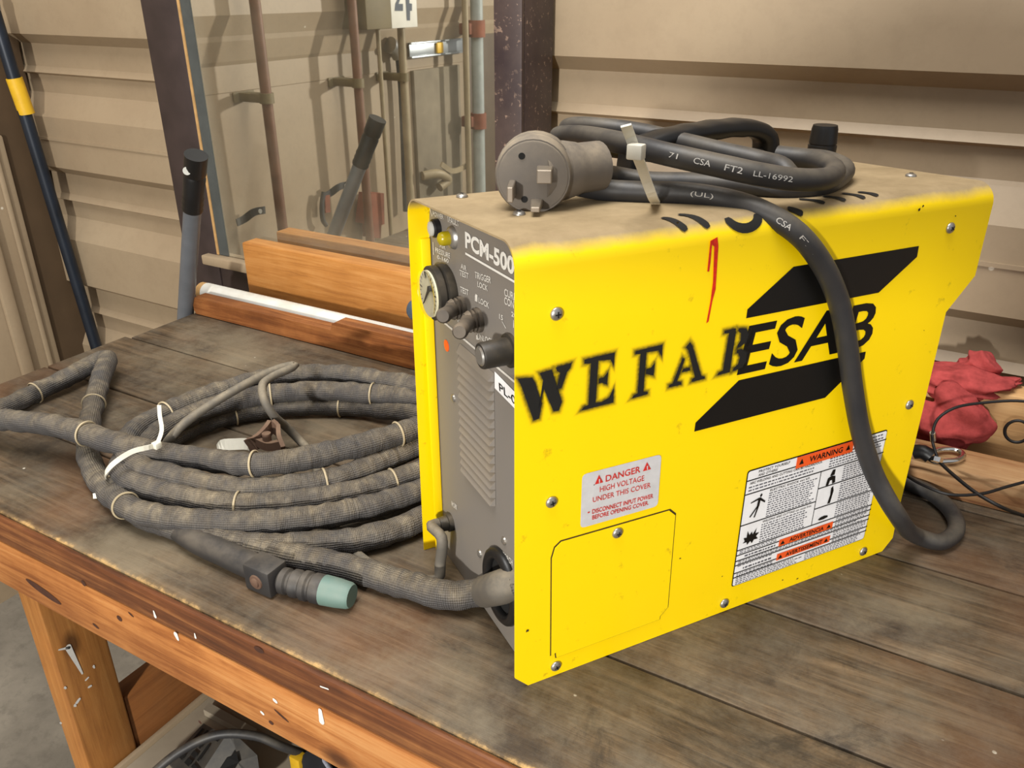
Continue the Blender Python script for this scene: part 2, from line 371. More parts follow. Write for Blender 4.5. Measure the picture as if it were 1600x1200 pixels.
def tube(pts, r, seg=14, step=.006, closed=False, wob=0.0, wfreq=60, raw=False, seed=0, sm=60):
    Q = [Vector(p) for p in pts] if raw else spline(pts, step, closed)
    n = len(Q); V = []; Fc = []; uv = []
    T = [((Q[(i+1) % n]-Q[i-1]) if closed else (Q[min(i+1, n-1)]-Q[max(i-1, 0)])).normalized() for i in range(n)]
    x, y, _ = frame(T[0]); L = 0; Ls = []
    for i in range(n):
        if i: L += (Q[i]-Q[i-1]).length
        Ls.append(L); x = (x-T[i]*x.dot(T[i])).normalized(); y = T[i].cross(x)
        rr = r(i/(n-1)) if callable(r) else r
        for j in range(seg):
            a = 2*math.pi*j/seg; d = x*math.cos(a)+y*math.sin(a); q = rr
            if wob:
                pp = (Q[i]+d*rr)
                q *= 1+wob*noise.noise(Vector((pp.x*wfreq+seed, pp.y*wfreq, pp.z*wfreq)))+wob*.6*noise.noise(Vector((Ls[i]*95+seed, a*.7, seed)))
            V.append(Q[i]+d*q)
    m = n if closed else n-1
    for i in range(m):
        k = (i+1) % n; la = Ls[i]; lb = Ls[k] if k else Ls[i]+(Q[0]-Q[i]).length
        for j in range(seg):
            b = (j+1) % seg
            Fc.append((i*seg+j, i*seg+b, k*seg+b, k*seg+j)); uv += [(j/seg, la), ((j+1)/seg, la), ((j+1)/seg, lb), (j/seg, lb)]
    if not closed:
        Fc.append(tuple(range(seg))[::-1]); uv += [(0, 0)]*seg
        Fc.append(tuple((n-1)*seg+j for j in range(seg))); uv += [(0, 0)]*seg
    return mesh(V, Fc, uv, sm)
def join_me(ms, sm=None):
    bm = bmesh.new()
    for m in ms: bm.from_mesh(m); bpy.data.meshes.remove(m)
    me = bm2me(bm); 
    if sm: smooth(me, sm)
    return me
def ribbon(pts, half, th, side=None, step=.004):
    """flat strap along pts; side = width direction (Vector or function of index fraction)"""
    Q = spline(pts, step); V = []; Fc = []; n = len(Q)
    for i, q in enumerate(Q):
        t = (Q[min(i+1, n-1)]-Q[max(i-1, 0)]).normalized(); sd = Vector(side); sd = (sd-t*sd.dot(t)).normalized(); nn = t.cross(sd)
        for a, b in ((-1, -1), (1, -1), (1, 1), (-1, 1)): V.append(q+sd*half*a+nn*th*.5*b)
    for i in range(n-1):
        for j in range(4): Fc.append((i*4+j, i*4+(j+1) % 4, i*4+4+(j+1) % 4, i*4+4+j))
    Fc += [(3, 2, 1, 0), tuple((n-1)*4+j for j in range(4))]
    return mesh(V, Fc)
def flat(polys, lift=Vector((0, 0, 0))):
    """decal mesh from a list of 3-D polygons"""
    V = []; Fc = []
    for p in polys:
        p = [Vector(q)+lift for q in p]; b = len(V); V += p
        if len(p) <= 4 and False: Fc.append(tuple(range(b, b+len(p))))
        else: Fc += [tuple(b+i for i in t) for t in tessellate_polygon([p])]
    return mesh(V, Fc)
def prism(poly, dirv, sm=None):
    """polygon (list of 3-D points) pushed along dirv"""
    d = Vector(dirv); p = [Vector(q) for q in poly]; n = len(p); V = p+[q+d for q in p]
    t = tessellate_polygon([p]); Fc = [tuple(x) for x in t]+[tuple(i+n for i in x[::-1]) for x in t]
    Fc += [(i, (i+1) % n, n+(i+1) % n, n+i) for i in range(n)]
    me = mesh(V, Fc); bm = bmesh.new(); bm.from_mesh(me); bmesh.ops.recalc_face_normals(bm, faces=bm.faces); bm.to_mesh(me); bm.free()
    if sm: smooth(me, sm)
    return me
_fonts = {}
def text_me(s, BL, BR, TL, bold=0.0, lift=Vector((0, 0, 0)), res=3, lines=None):
    """lettering whose ink box is fitted to the parallelogram BL, BR, TL"""
    c = bpy.data.curves.new('t', 'FONT'); c.body = s; c.size = 1; c.offset = bold; c.resolution_u = res; c.align_x = 'LEFT'
    o = bpy.data.objects.new('t', c); COL.objects.link(o); bpy.context.view_layer.update()
    dg = bpy.context.evaluated_depsgraph_get(); me = bpy.data.meshes.new_from_object(o.evaluated_get(dg))
    bpy.data.objects.remove(o); bpy.data.curves.remove(c)
    xs = [v.co.x for v in me.vertices]; ys = [v.co.y for v in me.vertices]
    x0, x1, y0, y1 = min(xs), max(xs), min(ys), max(ys)
    BL, BR, TL = Vector(BL), Vector(BR), Vector(TL)
    for v in me.vertices: v.co = BL+(BR-BL)*((v.co.x-x0)/(x1-x0))+(TL-BL)*((v.co.y-y0)/(y1-y0))+lift
    me.materials.clear(); return me

# ------------------------------------------------------------------ room shell
def wall_profile(zs_off, z0, z1):
    """(z, depth out of the wall towards the room) of the ribbed steel siding"""
    P = []; per = .278
    base = .9+.118+zs_off
    k0 = int((z0-base)/per)-1
    prof = [(.0, .0), (.1665*per/.278*0+.040, .0), (.046, .009), (.058, .009), (.070, .0), (.110, .0), (.150, .016), (.158, .030), (.166, .030), (.262, .030), (.266, .028), (.278, .0)]
    # upwards from the recessed strip above an underside: z measured downward from the underside
    out = []
    for k in range(k0, k0+14):
        b = base+k*per
        # going up: underside bottom (b) .. top
        seq = [(b, .0), (b+.020, .030), (b+.130, .030), (b+.172, .006), (b+.178, .003), (b+.215, .003), (b+.220, .014), (b+.232, .003), (b+.2775, .0)]
        out += seq
    return [(z, d) for z, d in out if z0 <= z <= z1]
def siding(axis, a0, a1, at, prof, sgn):
    V = []; Fc = []
    for z, d in prof:
        for a in (a0, a1): V.append((a, at+sgn*d, z) if axis == 'x' else (at+sgn*d, a, z))
    for i in range(len(prof)-1):
        q = (2*i, 2*i+1, 2*i+3, 2*i+2); Fc.append(q if (axis == 'x') == (sgn < 0) else q[::-1])
    return mesh(V, Fc)
struct('floor', mesh([(-4, -4, 0), (4, -4, 0), (4, 1.4, 0), (-4, 1.4, 0)], [(0, 1, 2, 3)]), M_floor)
pf = wall_profile(0, 0, 3.2); pf = [(0, pf[0][1])]+pf
struct('wall_back', siding('x', -1.97, 3.0, WALLY+.03, pf, -1), M_wall)
seam = mesh([(-1.9, WALLY-.002, .9+.204), (3, WALLY-.002, .9+.204), (3, WALLY-.004, .9+.2005), (-1.9, WALLY-.004, .9+.2005)], [(0, 1, 2, 3)])
struct('trim_1', box((-1.9, WALLY-.0025, .9+.198), (3, WALLY+.004, .9+.2035)), M_wall)
# left wall: flat tan sheet below, folded ledge above
lp = [(0, 0), (1.132, .0), (1.134, .0012), (1.205, .002), (1.215, .006), (1.268, .02), (1.282, .022), (1.335, .04), (1.60, .04), (1.605, 0), (3.2, 0)]
struct('wall_left', siding('y', -4, WALLY+.03, LEFTX-.05, lp, 1), M_wall)
# upright tan cover strip beside the corner
tr = [onX(10, 246, LEFTX), onX(97, 560, LEFTX)]
y1 = 1.06
struct('trim_2', join_me([box((LEFTX-.05, y1-.16, .3), (LEFTX, y1, 1.115), .006), box((LEFTX, y1-.035, .3), (LEFTX+.008, y1-.024, 1.11), .003), box((LEFTX, y1-.105, .3), (LEFTX+.018, y1-.075, 1.105), .008)]), M_wall)
M_cornerd = plain('brown_board_corner_shade', srgb(84, 66, 46), .6, 0, .2, 10)
struct('trim_3', box((LEFTX-.05, y1-.02, 0), (LEFTX-.012, WALLY+.02, 3.2)), M_cornerd)  # dark brown puts the shade of the recessed corner into the strip's colour

# unseen panel added behind the camera, outlined to shade the right of the wall
def shade_pt(px, py, y=-.55, wy=WALLY):
    W_ = onY(px, py, wy); t = (y-LKEY.y)/(W_.y-LKEY.y); return LKEY+(W_-LKEY)*t
pp_ = [shade_pt(1420, -75), shade_pt(1250, 40), shade_pt(1160, 92), shade_pt(1090, 128), shade_pt(1072, 160)]
xe = pp_[-1].x+.012
pp_ += [Vector((xe-.01, -.55, 1.405)), Vector((.105, -.55, 1.397)), Vector((.125, -.55, 1.1)), Vector((.125, -.55, 0)), Vector((1.6, -.55, 0)), Vector((1.6, -.55, pp_[0].z))]
struct('shadow_panel', prism(pp_, (0, -.03, 0)), M_wall)

# steel columns either side of the mirror, and the dark rail under it
def px_quad_Y(y, pts): return [onY(a, b, y) for a, b in pts]
cL = onY(250, 170, MIRY).x
xl0 = onY(282, 345, MIRY).x; xl1 = onY(343, 397, MIRY).x
colw = Vector((0, .06, 0))
struct('trim_4', box((xl0, MIRY-.004, .0), (xl1-.003, MIRY+.06, 3.2), .003), M_column)
xr0 = onY(772, 150, MIRY-.03).x; xr1 = onY(863, 150, MIRY+.06).x
struct('trim_5', join_me([box((xr0, MIRY-.03, .0), (xr1, MIRY-.022, 3.2), .002), box((xr1-.008, MIRY-.022, 0), (xr1, MIRY+.06, 3.2), .002), box((xr0, MIRY-.022, 0), (xr0+.008, MIRY+.06, 3.2), .002)]), M_columnr)
zb = onY(343, 397, MIRY).z
struct('trim_6', box((xl1-.003, MIRY-.002, .75), (xr0, MIRY+.05, zb-.018), .003), M_column)

mir = thing('mirror', (xl1, MIRY, zb), 'large dusty mirror standing between the two dark steel columns, reflecting the left wall', 'mirror')
gx = xr0+.003-xl1
link('glass', box((0, 0, 0), (gx, .005, 2.0)), M_mirror, mir)
link('edge_strip', box((-.004, -.003, 0), (.0022, .004, 2.0)), M_tan, mir, label='thin tan edging strip')
M_bevel = plain('dark_glass_edge', srgb(92, 98, 98), .25, .3, .35, 14)
link('edge_bevel', box((.0024, -.0016, .0), (.026, -.0002, 2.0)), M_bevel, mir, label='dark worn glass edge')
link('ledge', box((-.03, -.02, -.02), (gx, .006, -.001), .003), M_wall, mir)

# ------------------------------------------------------------------ workbench
FY = .366
seams = [FY, .498, .622, .758, .885, 1.0, 1.052]
bench = thing('workbench', (-.3, .7, 0), 'heavy timber workbench with a grimy plank top and oiled orange front', 'workbench')
def bp(p): return Vector(p)-Vector((-.3, .7, 0))
lefts = [-1.150, -1.160, -1.158, -1.147, -1.147, -1.150]
for i in range(6):
    bm = bmesh.new(); add_box(bm, (lefts[i]+.3, seams[i]+.0012-.7, .863), (1.6, seams[i+1]-.0012-.7, .9-.0004*(i % 2)), .002)
    link('top_plank', bm2me(bm, 30), M_bench, bench)
# face of the front plank: darker oiled upper band, then the apron board below it
link('nosing', box(bp((-1.15, FY-.006, .863)), bp((1.3, FY+.0005, .8985)), .0025), M_aprondark, bench, label='dark oiled upper edge of the bench front')
link('front_apron', box(bp((-1.15, FY-.006, .795)), bp((1.3, FY+.018, .8625)), .003), M_apron, bench)
legx = -.872
for (lx, ly) in ((legx, FY+.02), (legx, .95), (1.2, FY+.02), (1.2, .95)):
    link('leg', box(bp((lx-.04, ly, 0)), bp((lx, ly+.068, .862)), .003), M_leg, bench)
link('stretcher', box(bp((legx-.036, FY+.09, .39)), bp((legx-.004, .949, .534)), .003), M_stretch, bench)
shz = .45
e0 = onX(265, 1143, legx+.012); shz = e0.z
link('lower_shelf', box(bp((legx+.010, FY+.03, shz-.02)), bp((1.15, .95, shz)), .002), M_shelf, bench)
link('shelf_lip', box(bp((legx+.002, FY+.03, shz-.03)), bp((legx+.010, .95, shz+.008)), .002), M_wall, bench)
# paint drops on apron and leg
def drop(p, q, r0, r1, nrm):
    x = Vector(q)-Vector(p); n = Vector(nrm); s = n.cross(x).normalized(); pts = []
    for k in range(12):
        a = 2*math.pi*k/12; c = Vector(p) if math.cos(a) < 0 else Vector(q); r = 1.3*(r0 if math.cos(a) < 0 else r1)
        pts.append(c+x.normalized()*math.cos(a)*r+s*math.sin(a)*r*.8+n*.0006)
    return flat([[bp(v) for v in pts]])
dm = []
yf = FY-.006
for (a, b, c, d, r0, r1) in ((501, 1110, 503, 1126, .002, .003), (430, 1094, 431, 1095, .002, .002), (410, 1113, 411, 1114, .0017, .0017), (241, 955, 243, 962, .001, .002), (305, 990, 306, 995, .0008, .0014), (502, 1072, 513, 1076, .0008, .0008), (276, 992, 278, 997, .003, .002)):
    dm.append(drop(onY(a, b, yf), onY(c, d, yf), r0, r1, (0, -1, 0)))
for (a, b, c, d, r0, r1) in ((107, 1012, 128, 1052, .004, .0012), (92, 1015, 107, 1012, .001, .002), (134, 1062, 137, 1059, .0013, .0013), (139, 1073, 141, 1072, .0016, .0016), (101, 1074, 102, 1075, .0014, .0014), (120, 1097, 123, 1093, .0022, .002), (146, 1041, 147, 1043, .0016, .001), (117, 1102, 118, 1103, .002, .001), (94, 1129, 95, 1130, .001, .001)):
    dm.append(drop(onX(a, b, legx), onX(c, d, legx), r0, r1, (1, 0, 0)))
M_knot = plain('dark_knot', srgb(74, 40, 24), .7, 0, .45, 120)
def knot(px, py, a, b, tilt):
    c = onY(px, py, yf)
    return flat([[bp(c+Vector((math.cos(t)*a*math.cos(tilt)-math.sin(t)*b*math.sin(tilt), -.0004, math.cos(t)*a*math.sin(tilt)+math.sin(t)*b*math.cos(tilt)))*1.0) for t in [2*math.pi*i/18 for i in range(18)]]])
for q in ((68, 924, .030, .0055, -.16), (131, 911, .0036, .0036, 0), (187, 966, .004, .0034, 0), (150, 978, .005, .002, -.3), (405, 1015, .0058, .0032, 0), (313, 1128, .0022, .0022, 0), (424, 1129, .003, .0022, 0), (440, 1118, .009, .0014, -.4), (205, 960, .004, .0014, -.4)): link('wood_knot', knot(*q), M_knot, bench, label='dark knot in the front boards')
for m_ in dm: link('paint_drip', m_, M_white, bench, label='white paint drip')

# ------------------------------------------------------------------ plasma cutter
pc = thing('plasma_cutter', MA, 'yellow sheet metal plasma cutter with grey control front standing on the workbench', 'plasma cutter', MYAW)
W = .205
H0 = .3645
def wtop(u, v): return H0-.052*v-.012*u
RC = .018
DEC = Vector((0, -.0006, 0))
def cover():
    # path across: right side bottom -> top -> left side bottom, as (v, w, kind)
    P = []
    def side_rows(v, top):
        return [(v, q) for q in (0, .0125, .0165, .03, .12, .2, .2505, .281, .30, top-RC)]
    rows = []
    for v, q in side_rows(0, H0): rows.append((v, q, 'R'))
    for k in range(1, 8):
        a = math.pi/2*k/8; rows.append((RC-RC*math.cos(a), H0-RC+RC*math.sin(a), 'R'))
    for k in range(0, 9): rows.append((RC+(W-2*RC)*k/8, H0, 'T'))
    for k in range(1, 8):
        a = math.pi/2*(1-k/8); rows.append((W-RC+RC*math.cos(a), H0-RC+RC*math.sin(a), 'L'))
    for v, q in side_rows(W, H0)[::-1]: rows.append((v, q, 'L'))
    V = []; Fc = []; nu = 20
    for v, q, kd in rows:
        if q < .012: u0, u1 = .0115, .406
        elif q < .0166: u0, u1 = .0, .4172
        elif q < .2506: u0, u1 = 0, .4165
        else: u0, u1 = 0, .4435
        if kd == 'L' and q < .012: u0 = .0
        if abs(q-.2505) < 1e-4: u1 = .4165
        for i in range(nu+1):
            u = u0+(u1-u0)*i/nu
            # left sheet stands a touch out of plumb, top falls slightly to the left and rear
            vv = v
            if kd != 'R': vv = v-.009*(q/H0)*(v/W)
            ww = q-(.052*v+.012*u)*max(0, (q-.25)/(H0-.25))**1.0*(1 if q > .25 else 0)
            V.append((u, vv, ww))
    for r in range(len(rows)-1):
        for i in range(nu):
            a = r*(nu+1)+i; Fc.append((a, a+1, a+nu+2, a+nu+1))
    return mesh(V, Fc, None, 35)
cv = link('cover', cover(), M_yellow, pc)
md = cv.modifiers.new('thickness', 'SOLIDIFY'); md.thickness = .0014; md.offset = -1
bpy.context.view_layer.update()
_m = bpy.data.meshes.new_from_object(cv.evaluated_get(bpy.context.evaluated_depsgraph_get())); cv.modifiers.clear(); cv.data = _m; smooth(_m, 32)
# inner yellow flange seen along the left front edge
link('inner_flange', box((.009, W-.0125, .004), (.0172, W-.0095, .318), .0006), M_yellow, pc)
# control front
pu = .018
def panel_pts():
    P = [(.0022, .0005), (.0022, H0-.006-RC)]
    for k in range(1, 8): a = math.pi/2*k/8; P.append((RC+.002-RC*math.cos(a), H0-.003-RC+RC*math.sin(a)-.0005))
    zl = H0-.052*W; wl_ = W-.0105
    P += [(RC, H0-.0025-.001), (wl_-RC, zl-.0025)]
    for k in range(1, 8): a = math.pi/2*(1-k/8); P.append((wl_-RC+RC*math.cos(a), zl-.0025-RC+RC*math.sin(a)))
    P += [(wl_, zl-RC-.003), (W-.0025, .0005)]
    return [Vector((pu, v, z)) for v, z in P]
link('front_panel', prism(panel_pts(), (.012, 0, 0)), M_grey, pc, label='dark grey control front')
link('chassis', box((pu+.013, .006, .004), (.40, W-.014, .335)), M_grey, pc, label='dark grey inner chassis')
link('rear_panel', box((.401, .003, .004), (.407, W-.012, .336), .001), M_grey, pc)
fn = Vector((-1, 0, 0))*.0005
def ftext(s, a, b, c, mat=M_wprint, bold=.018, name='front_lettering', lab=None):
    return text_me(s, FP(*a), FP(*b), FP(*c), bold, fn)
fl = [ftext('PCM-500', (728, 387), (804.5, 431), (727.5, 361), bold=.035)]
bar = [FP(728, 394), FP(728, 397.5), FP(815, 448), FP(815, 444)]
fl.append(flat([bar], fn))
link('model_name', join_me(fl), M_white, pc, label='white model name PCM-500 with underline')
fl = [ftext('POWER', (677, 337), (694, 343), (677, 330)), ftext('FAULT', (703, 348), (718, 354), (703, 339)),
      ftext('AIR', (688, 386), (697, 390), (688, 379)), ftext('PRESSURE', (681, 394), (704, 404), (681, 386)), ftext('0-160', (684, 404), (702, 411), (684, 398)),
      ftext('AIR', (721, 419), (730, 424), (721, 411)), ftext('TEST', (719, 430), (733, 436), (719, 421)),
      ftext('TRIGGER', (743, 434), (768, 443), (743, 424)), ftext('LOCK', (747, 448), (763, 455), (747, 439)),
      ftext('TEST', (720, 456), (733, 462), (720, 447)), ftext('LOCK', (749, 473), (765, 482), (749, 464)), ftext('OFF', (716, 505), (728, 511), (716, 497)),
      ftext('UNLOCK', (747, 530), (772, 539), (747, 521)), ftext('CURRENT', (789, 462), (822, 478), (789, 450)), ftext('CONTROL', (789, 475), (822, 491), (789, 463)),
      ftext('15', (781, 498), (787, 501), (781, 490)), ftext('20', (800, 494), (808, 498), (800, 486)), ftext('TORCH', (786, 870), (802, 884), (786, 861)), ftext('WORK', (706, 790), (715, 797), (706, 782))]
def fpoly(*pts): return [FP(*p) for p in pts]
fl += [flat([q_], fn) for q_ in (fpoly((672, 326), (673, 326), (676.5, 338), (675.5, 338)), fpoly((700, 333), (701, 333), (702, 347), (701, 347)), fpoly((677, 378), (678, 378), (679, 398), (678, 398)),
                fpoly((743, 462), (744, 459), (747, 461), (747, 472), (743, 470)), fpoly((745, 523), (748, 524), (748, 531), (745, 530)),
                fpoly((785, 502), (786, 502), (792, 513), (791, 513)), fpoly((803, 500), (804, 500), (804, 512), (803, 512)))]
# line round the printed field
fl.append(flat([fpoly((668.3, 319), (669.5, 319), (678.5, 490), (677.3, 490)), fpoly((677.3, 487.5), (677.3, 491), (688, 500), (815, 607), (815, 603), (688, 496.5))], fn))
for m_ in fl: link('front_lettering', m_, M_wprint, pc, label='small worn white lettering')
# lamps
def pan(p, r, h, name, mat, parent=pc, prof=None, d=(-1, 0, 0), n=24):
    p = Vector(p); d = Vector(d); return link(name, cyl(p, p+d*h, r, n=n, prof=prof), mat, parent)
p = FP(685, 356); l1 = pan(p, .0075, .006, 'power_light', M_plastic, prof=[(0, .0075), (.8, .0075), (1, .0062)])
link('lens', cyl(p+Vector((-.0055, 0, 0)), p+Vector((-.0085, 0, 0)), .006, prof=[(0, .0062), (.6, .0058), (1, .003)]), M_lens, l1, label='grey lens')
p = FP(708, 371); l2 = pan(p, .0082, .004, 'fault_light', M_steel, prof=[(0, .0095), (.6, .0085), (1, .006)])
link('lens', cyl(p+Vector((-.004, 0, 0)), p+Vector((-.013, 0, 0)), .005, prof=[(0, .0056), (.5, .0056), (.8, .0046), (.95, .0024), (1, .0008)]), M_amber, l2, label='amber lens')
# gauge
g0 = FP(701, 454); gr = .0205
gz = pan(g0, gr, .016, 'pressure_gauge', M_dplastic, prof=[(0, gr*1.02), (.2, gr*1.1), (.45, gr*1.1), (.5, gr), (.62, gr*1.08), (.95, gr*1.08), (1.0, gr*.95)], n=36)
gc = g0+Vector((-.0162, 0, 0))
link('dial', cyl(gc, gc+Vector((-.0012, 0, 0)), gr*.93, n=36), M_gauge, gz, label='cream dial')
tk = []
for k in range(21):
    a = math.radians(225-270*k/20); l = .003 if k % 4 else .005
    c = gc+Vector((-.0015, 0, 0)); e = Vector((0, -math.cos(a), math.sin(a))); s = Vector((0, math.sin(a), math.cos(a)))*(.0003 if k % 4 else .0006)
    tk.append([c+e*(gr*.86-l)-s, c+e*gr*.86-s, c+e*gr*.86+s, c+e*(gr*.86-l)+s])
link('dial_marks', flat(tk), M_black, gz)
e = Vector((0, math.cos(.9), -math.sin(.9)))*1; s = Vector((0, math.sin(.9), math.cos(.9)))
c = gc+Vector((-.0018, 0, 0)); e = Vector((0, .62, -.78)); s = Vector((0, .78, .62))
link('needle', prism([c-e*.008-s*.0022, c-e*.003-s*.001, c+e*.013, c-e*.003+s*.001, c-e*.008+s*.0022], (-.001, 0, 0)), M_black, gz)
link('gauge_glass', cyl(gc+Vector((-.0036, 0, 0)), gc+Vector((-.0044, 0, 0)), gr*.94, n=36, prof=[(0, gr*.97), (.5, gr*.94), (1, gr*.6)]), None, gz)
k = N('clear_glass'); k.b.inputs['Transmission Weight'].default_value = 1; k.set(.05, 0); k.col((1, 1, 1, 1)); k.b.inputs['IOR'].default_value = 1.1
bpy.data.objects['gauge_glass'].data.materials.append(k.m)
# toggle switches in rubber boots
def toggle(bx, tipx, name='toggle_switch'):
    p = FP(*bx); q = FP(*tipx, u=pu-.034)
    b = link(name, cyl(p, p+Vector((-.012, 0, 0)), .0085, n=20, prof=[(0, .0095), (.25, .0095), (.3, .0075), (.45, .0088), (.55, .0068), (.7, .0085), (1, .0066)]), M_boot, pc)
    link('lever', cyl(p+Vector((-.009, 0, 0)), q, .0052, .004, n=16, prof=[(0, .0066), (.15, .0056), (.75, .0054), (.93, .0058), (1, .0044)]), M_boot, b)
toggle((723, 481), (692, 494)); toggle((749, 500), (718, 519))
# current knob
p = FP(799, 547); q = p+Vector((-.024, 0, 0))
kn = link('current_knob', cyl(p, q, .0100, n=28, prof=[(0, .0125), (.12, .0125), (.14, .0100), (.95, .0096), (1, .0090)]), M_dplastic, pc)
link('knob_cap', cyl(q, q+Vector((-.0012, 0, 0)), .0068, n=24, prof=[(0, .0072), (1, .006)]), M_steel, kn, label='bare metal cap')
# louvres
y_l, y_r = FP(722, 640).y, FP(773, 640).y
zt, zb2 = FP(718, 535).z, FP(735, 745).z
lv = []; lo_ = []; nl = 15; dz_ = (zt-zb2)/nl
for i in range(nl):
    z = zt-dz_*i
    a = [Vector((pu-.0003, y_r, z)), Vector((pu-.0003, y_l, z)), Vector((pu-.0045, y_l-.002, z-dz_*.86)), Vector((pu-.0045, y_r+.002, z-dz_*.86)), Vector((pu-.0003, y_l, z-dz_*.9)), Vector((pu-.0003, y_r, z-dz_*.9))]
    lv.append(mesh(a, [(0, 1, 2, 3), (3, 2, 4, 5), (0, 3, 5)]))
    lo_.append([a[1]+Vector((-.0002, 0, 0)), a[2], a[4]+Vector((-.0002, 0, 0))])
lg_ = link('louvre_grille', join_me(lv), M_grey, pc, label='grey pressed louvres')
link('louvre_openings', flat(lo_), M_darkgap, lg_)
p = FP(698, 540); link('orange_sticker', cyl(p, p+Vector((-.0005, 0, 0)), .0052, n=20), M_orangeP, pc, label='round orange sticker')
al = [FP(774, 580), FP(774, 606), FP(815, 648), FP(815, 622)]
pl = link('asset_label', flat([al], fn*1.2), M_label, pc, label='white asset label')
link('asset_number', text_me('PL-05', FP(782, 610), FP(815, 640), FP(781, 597), .01, fn*2), M_black, pl)
for q in ((709, 622), (750, 865), (788, 845)):
    p = FP(*q); pan(p, .0036, .002, 'screw', M_steel, prof=[(0, .0038), (.6, .0034), (1, .0018)], n=14)
# torch outlet ring and hose gland
p = FP(787, 915); 
rg = link('torch_outlet', tube([p+Vector((-.002, math.cos(a)*.026, math.sin(a)*.030)) for a in [2*math.pi*i/28 for i in range(28)]], .0052, 10, .004, True), M_plastic, pc, label='black oval torch outlet ring')
link('outlet_bore', flat([[p+Vector((-.0008, math.cos(a)*.024, math.sin(a)*.028)) for a in [2*math.pi*i/28 for i in range(28)]]]), M_darkgap, rg)
pg = FP(705, 815); pan(pg, .0075, .012, 'cable_gland', M_dplastic, prof=[(0, .009), (.35, .009), (.4, .0075), (1, .0068)])
# screws: one shape, copied
def screw_me(r):
    a = cyl((0, 0, 0), (0, -.0026, 0), r, n=20, prof=[(0, r), (.25, r), (.6, r*.85), (.88, r*.5), (1, r*.2)])
    return a
SM = screw_me(.0047); SM.materials.append(M_steel)
CR = flat([[Vector((-.0022, -.0028, -.0005)), Vector((.0022, -.0028, -.0005)), Vector((.0022, -.0028, .0005)), Vector((-.0022, -.0028, .0005))], [Vector((-.0005, -.0028, -.0022)), Vector((.0005, -.0028, -.0022)), Vector((.0005, -.0028, .0022)), Vector((-.0005, -.0028, .0022))]])
CR.materials.append(M_darkgap)
def screw(p, rot=(0, 0, 0), tw=0):
    o = bpy.data.objects.new('screw', SM); COL.objects.link(o); o.parent = pc; o.location = p
    R = Matrix.Rotation(rot[0], 4, 'X') @ Matrix.Rotation(tw, 4, 'Y'); o.rotation_euler = R.to_euler()
    c = bpy.data.objects.new('screw_slot', CR); COL.objects.link(c); c.parent = o
for i, q in enumerate(((869, 490), (1484, 356), (861, 784), (1420, 632), (868, 1040), (1131, 942), (1348, 861), (963, 831))):
    p = S(*q); screw((p.x, -.0004-(.001 if i == 7 else 0), p.z), tw=i*.7)
for q in ((722, 306), (811, 343), (1423, 276)):
    p = TP(*q, .356); screw((p.x, p.y, wtop(p.x, p.y)+.0002), rot=(-math.pi/2, 0, 0))
# access hatch: thin plate with its outline gap
hp = [(860, 1024), (861, 872), (866, 855), (876, 845), (1046, 796), (1055, 803), (1043, 948), (1031, 962), (1030, 967), (868, 1027), (867, 1019)]
hl = [S(*q) for q in hp]; cen = sum(hl, Vector())/len(hl)
link('hatch_gap', flat([[cen+(v-cen)*1.010 for v in hl]], Vector((0, -.0003, 0))), M_seam, pc)
ht = link('access_hatch', prism([cen+(v-cen)*.990+Vector((0, -.0004, 0)) for v in hl], (0, -.0007, 0)), M_yellow, pc)
# ---- markings on the right side
def spoly(pts): return [S(*q) for q in pts]
logo = [spoly([(1165, 497), (1167, 483), (1239, 416.5), (1435, 384), (1432, 401), (1372, 457)]), spoly([(1084, 674), (1086, 660), (1153.5, 594), (1352, 549), (1350, 560), (1288.5, 621)])]
lg = [flat(logo, DEC), text_me('ESAB', S(1150, 587), S(1356, 541), S(1170, 508), .014, DEC)]
link('maker_logo', join_me(lg), M_black, pc, label='black maker logo of two slanted bars and ESAB lettering')
STENCIL = {
 'W': [[(0, 1), (.26, .93), (.31, .80), (.42, .32), (.36, 0), (.26, .0), (.06, .82)], [(.40, .98), (.62, .98), (.80, .22), (.74, .04), (.64, .06), (.47, .62), (.39, .30), (.36, .22), (.46, .80)], [(.70, 1), (1.0, 1), (.97, .90), (.90, .82), (.80, .52), (.70, .52), (.78, .86), (.72, .92)]],
 'E': [[(0, .0), (.06, .06), (.22, .08), (.26, .9), (.06, .92), (.06, 1), (.98, 1), (.97, .74), (.86, .88), (.48, .92), (.46, .56), (.44, .08), (.62, .07), (.86, .12), (1, .30), (1, 0)], [(.52, .46), (.62, .46), (.78, .40), (.80, .66), (.66, .56), (.52, .56)]],
 'F': [[(0, 0), (.06, .06), (.20, .08), (.24, .92), (.06, .94), (.06, 1), (1, 1), (1, .74), (.86, .90), (.44, .92), (.40, .08), (.56, .05), (.56, 0)], [(.46, .46), (.74, .38), (.76, .66), (.62, .56), (.46, .56)]],
 'A': [[(0, 0), (0, .06), (.10, .08), (.36, .66), (.42, .60), (.22, .10), (.34, .06), (.34, 0)], [(.44, .90), (.55, 1), (.62, .90), (.90, .08), (1, .05), (1, 0), (.62, 0), (.64, .07), (.72, .10), (.52, .80)], [(.34, .30), (.58, .30), (.56, .38), (.38, .38)]],
 'B': [[(0, 0), (.04, .06), (.18, .08), (.22, .92), (.06, .94), (.06, 1), (.42, 1), (.44, .92), (.42, 0)], [(.52, .98), (.78, .94), (.90, .78), (.84, .62), (.66, .54), (.56, .52), (.56, .60), (.64, .70), (.62, .86), (.52, .92)], [(.56, .48), (.72, .48), (.92, .36), (.94, .16), (.80, .03), (.52, .0), (.52, .07), (.66, .14), (.70, .30), (.62, .40), (.56, .42)]]}
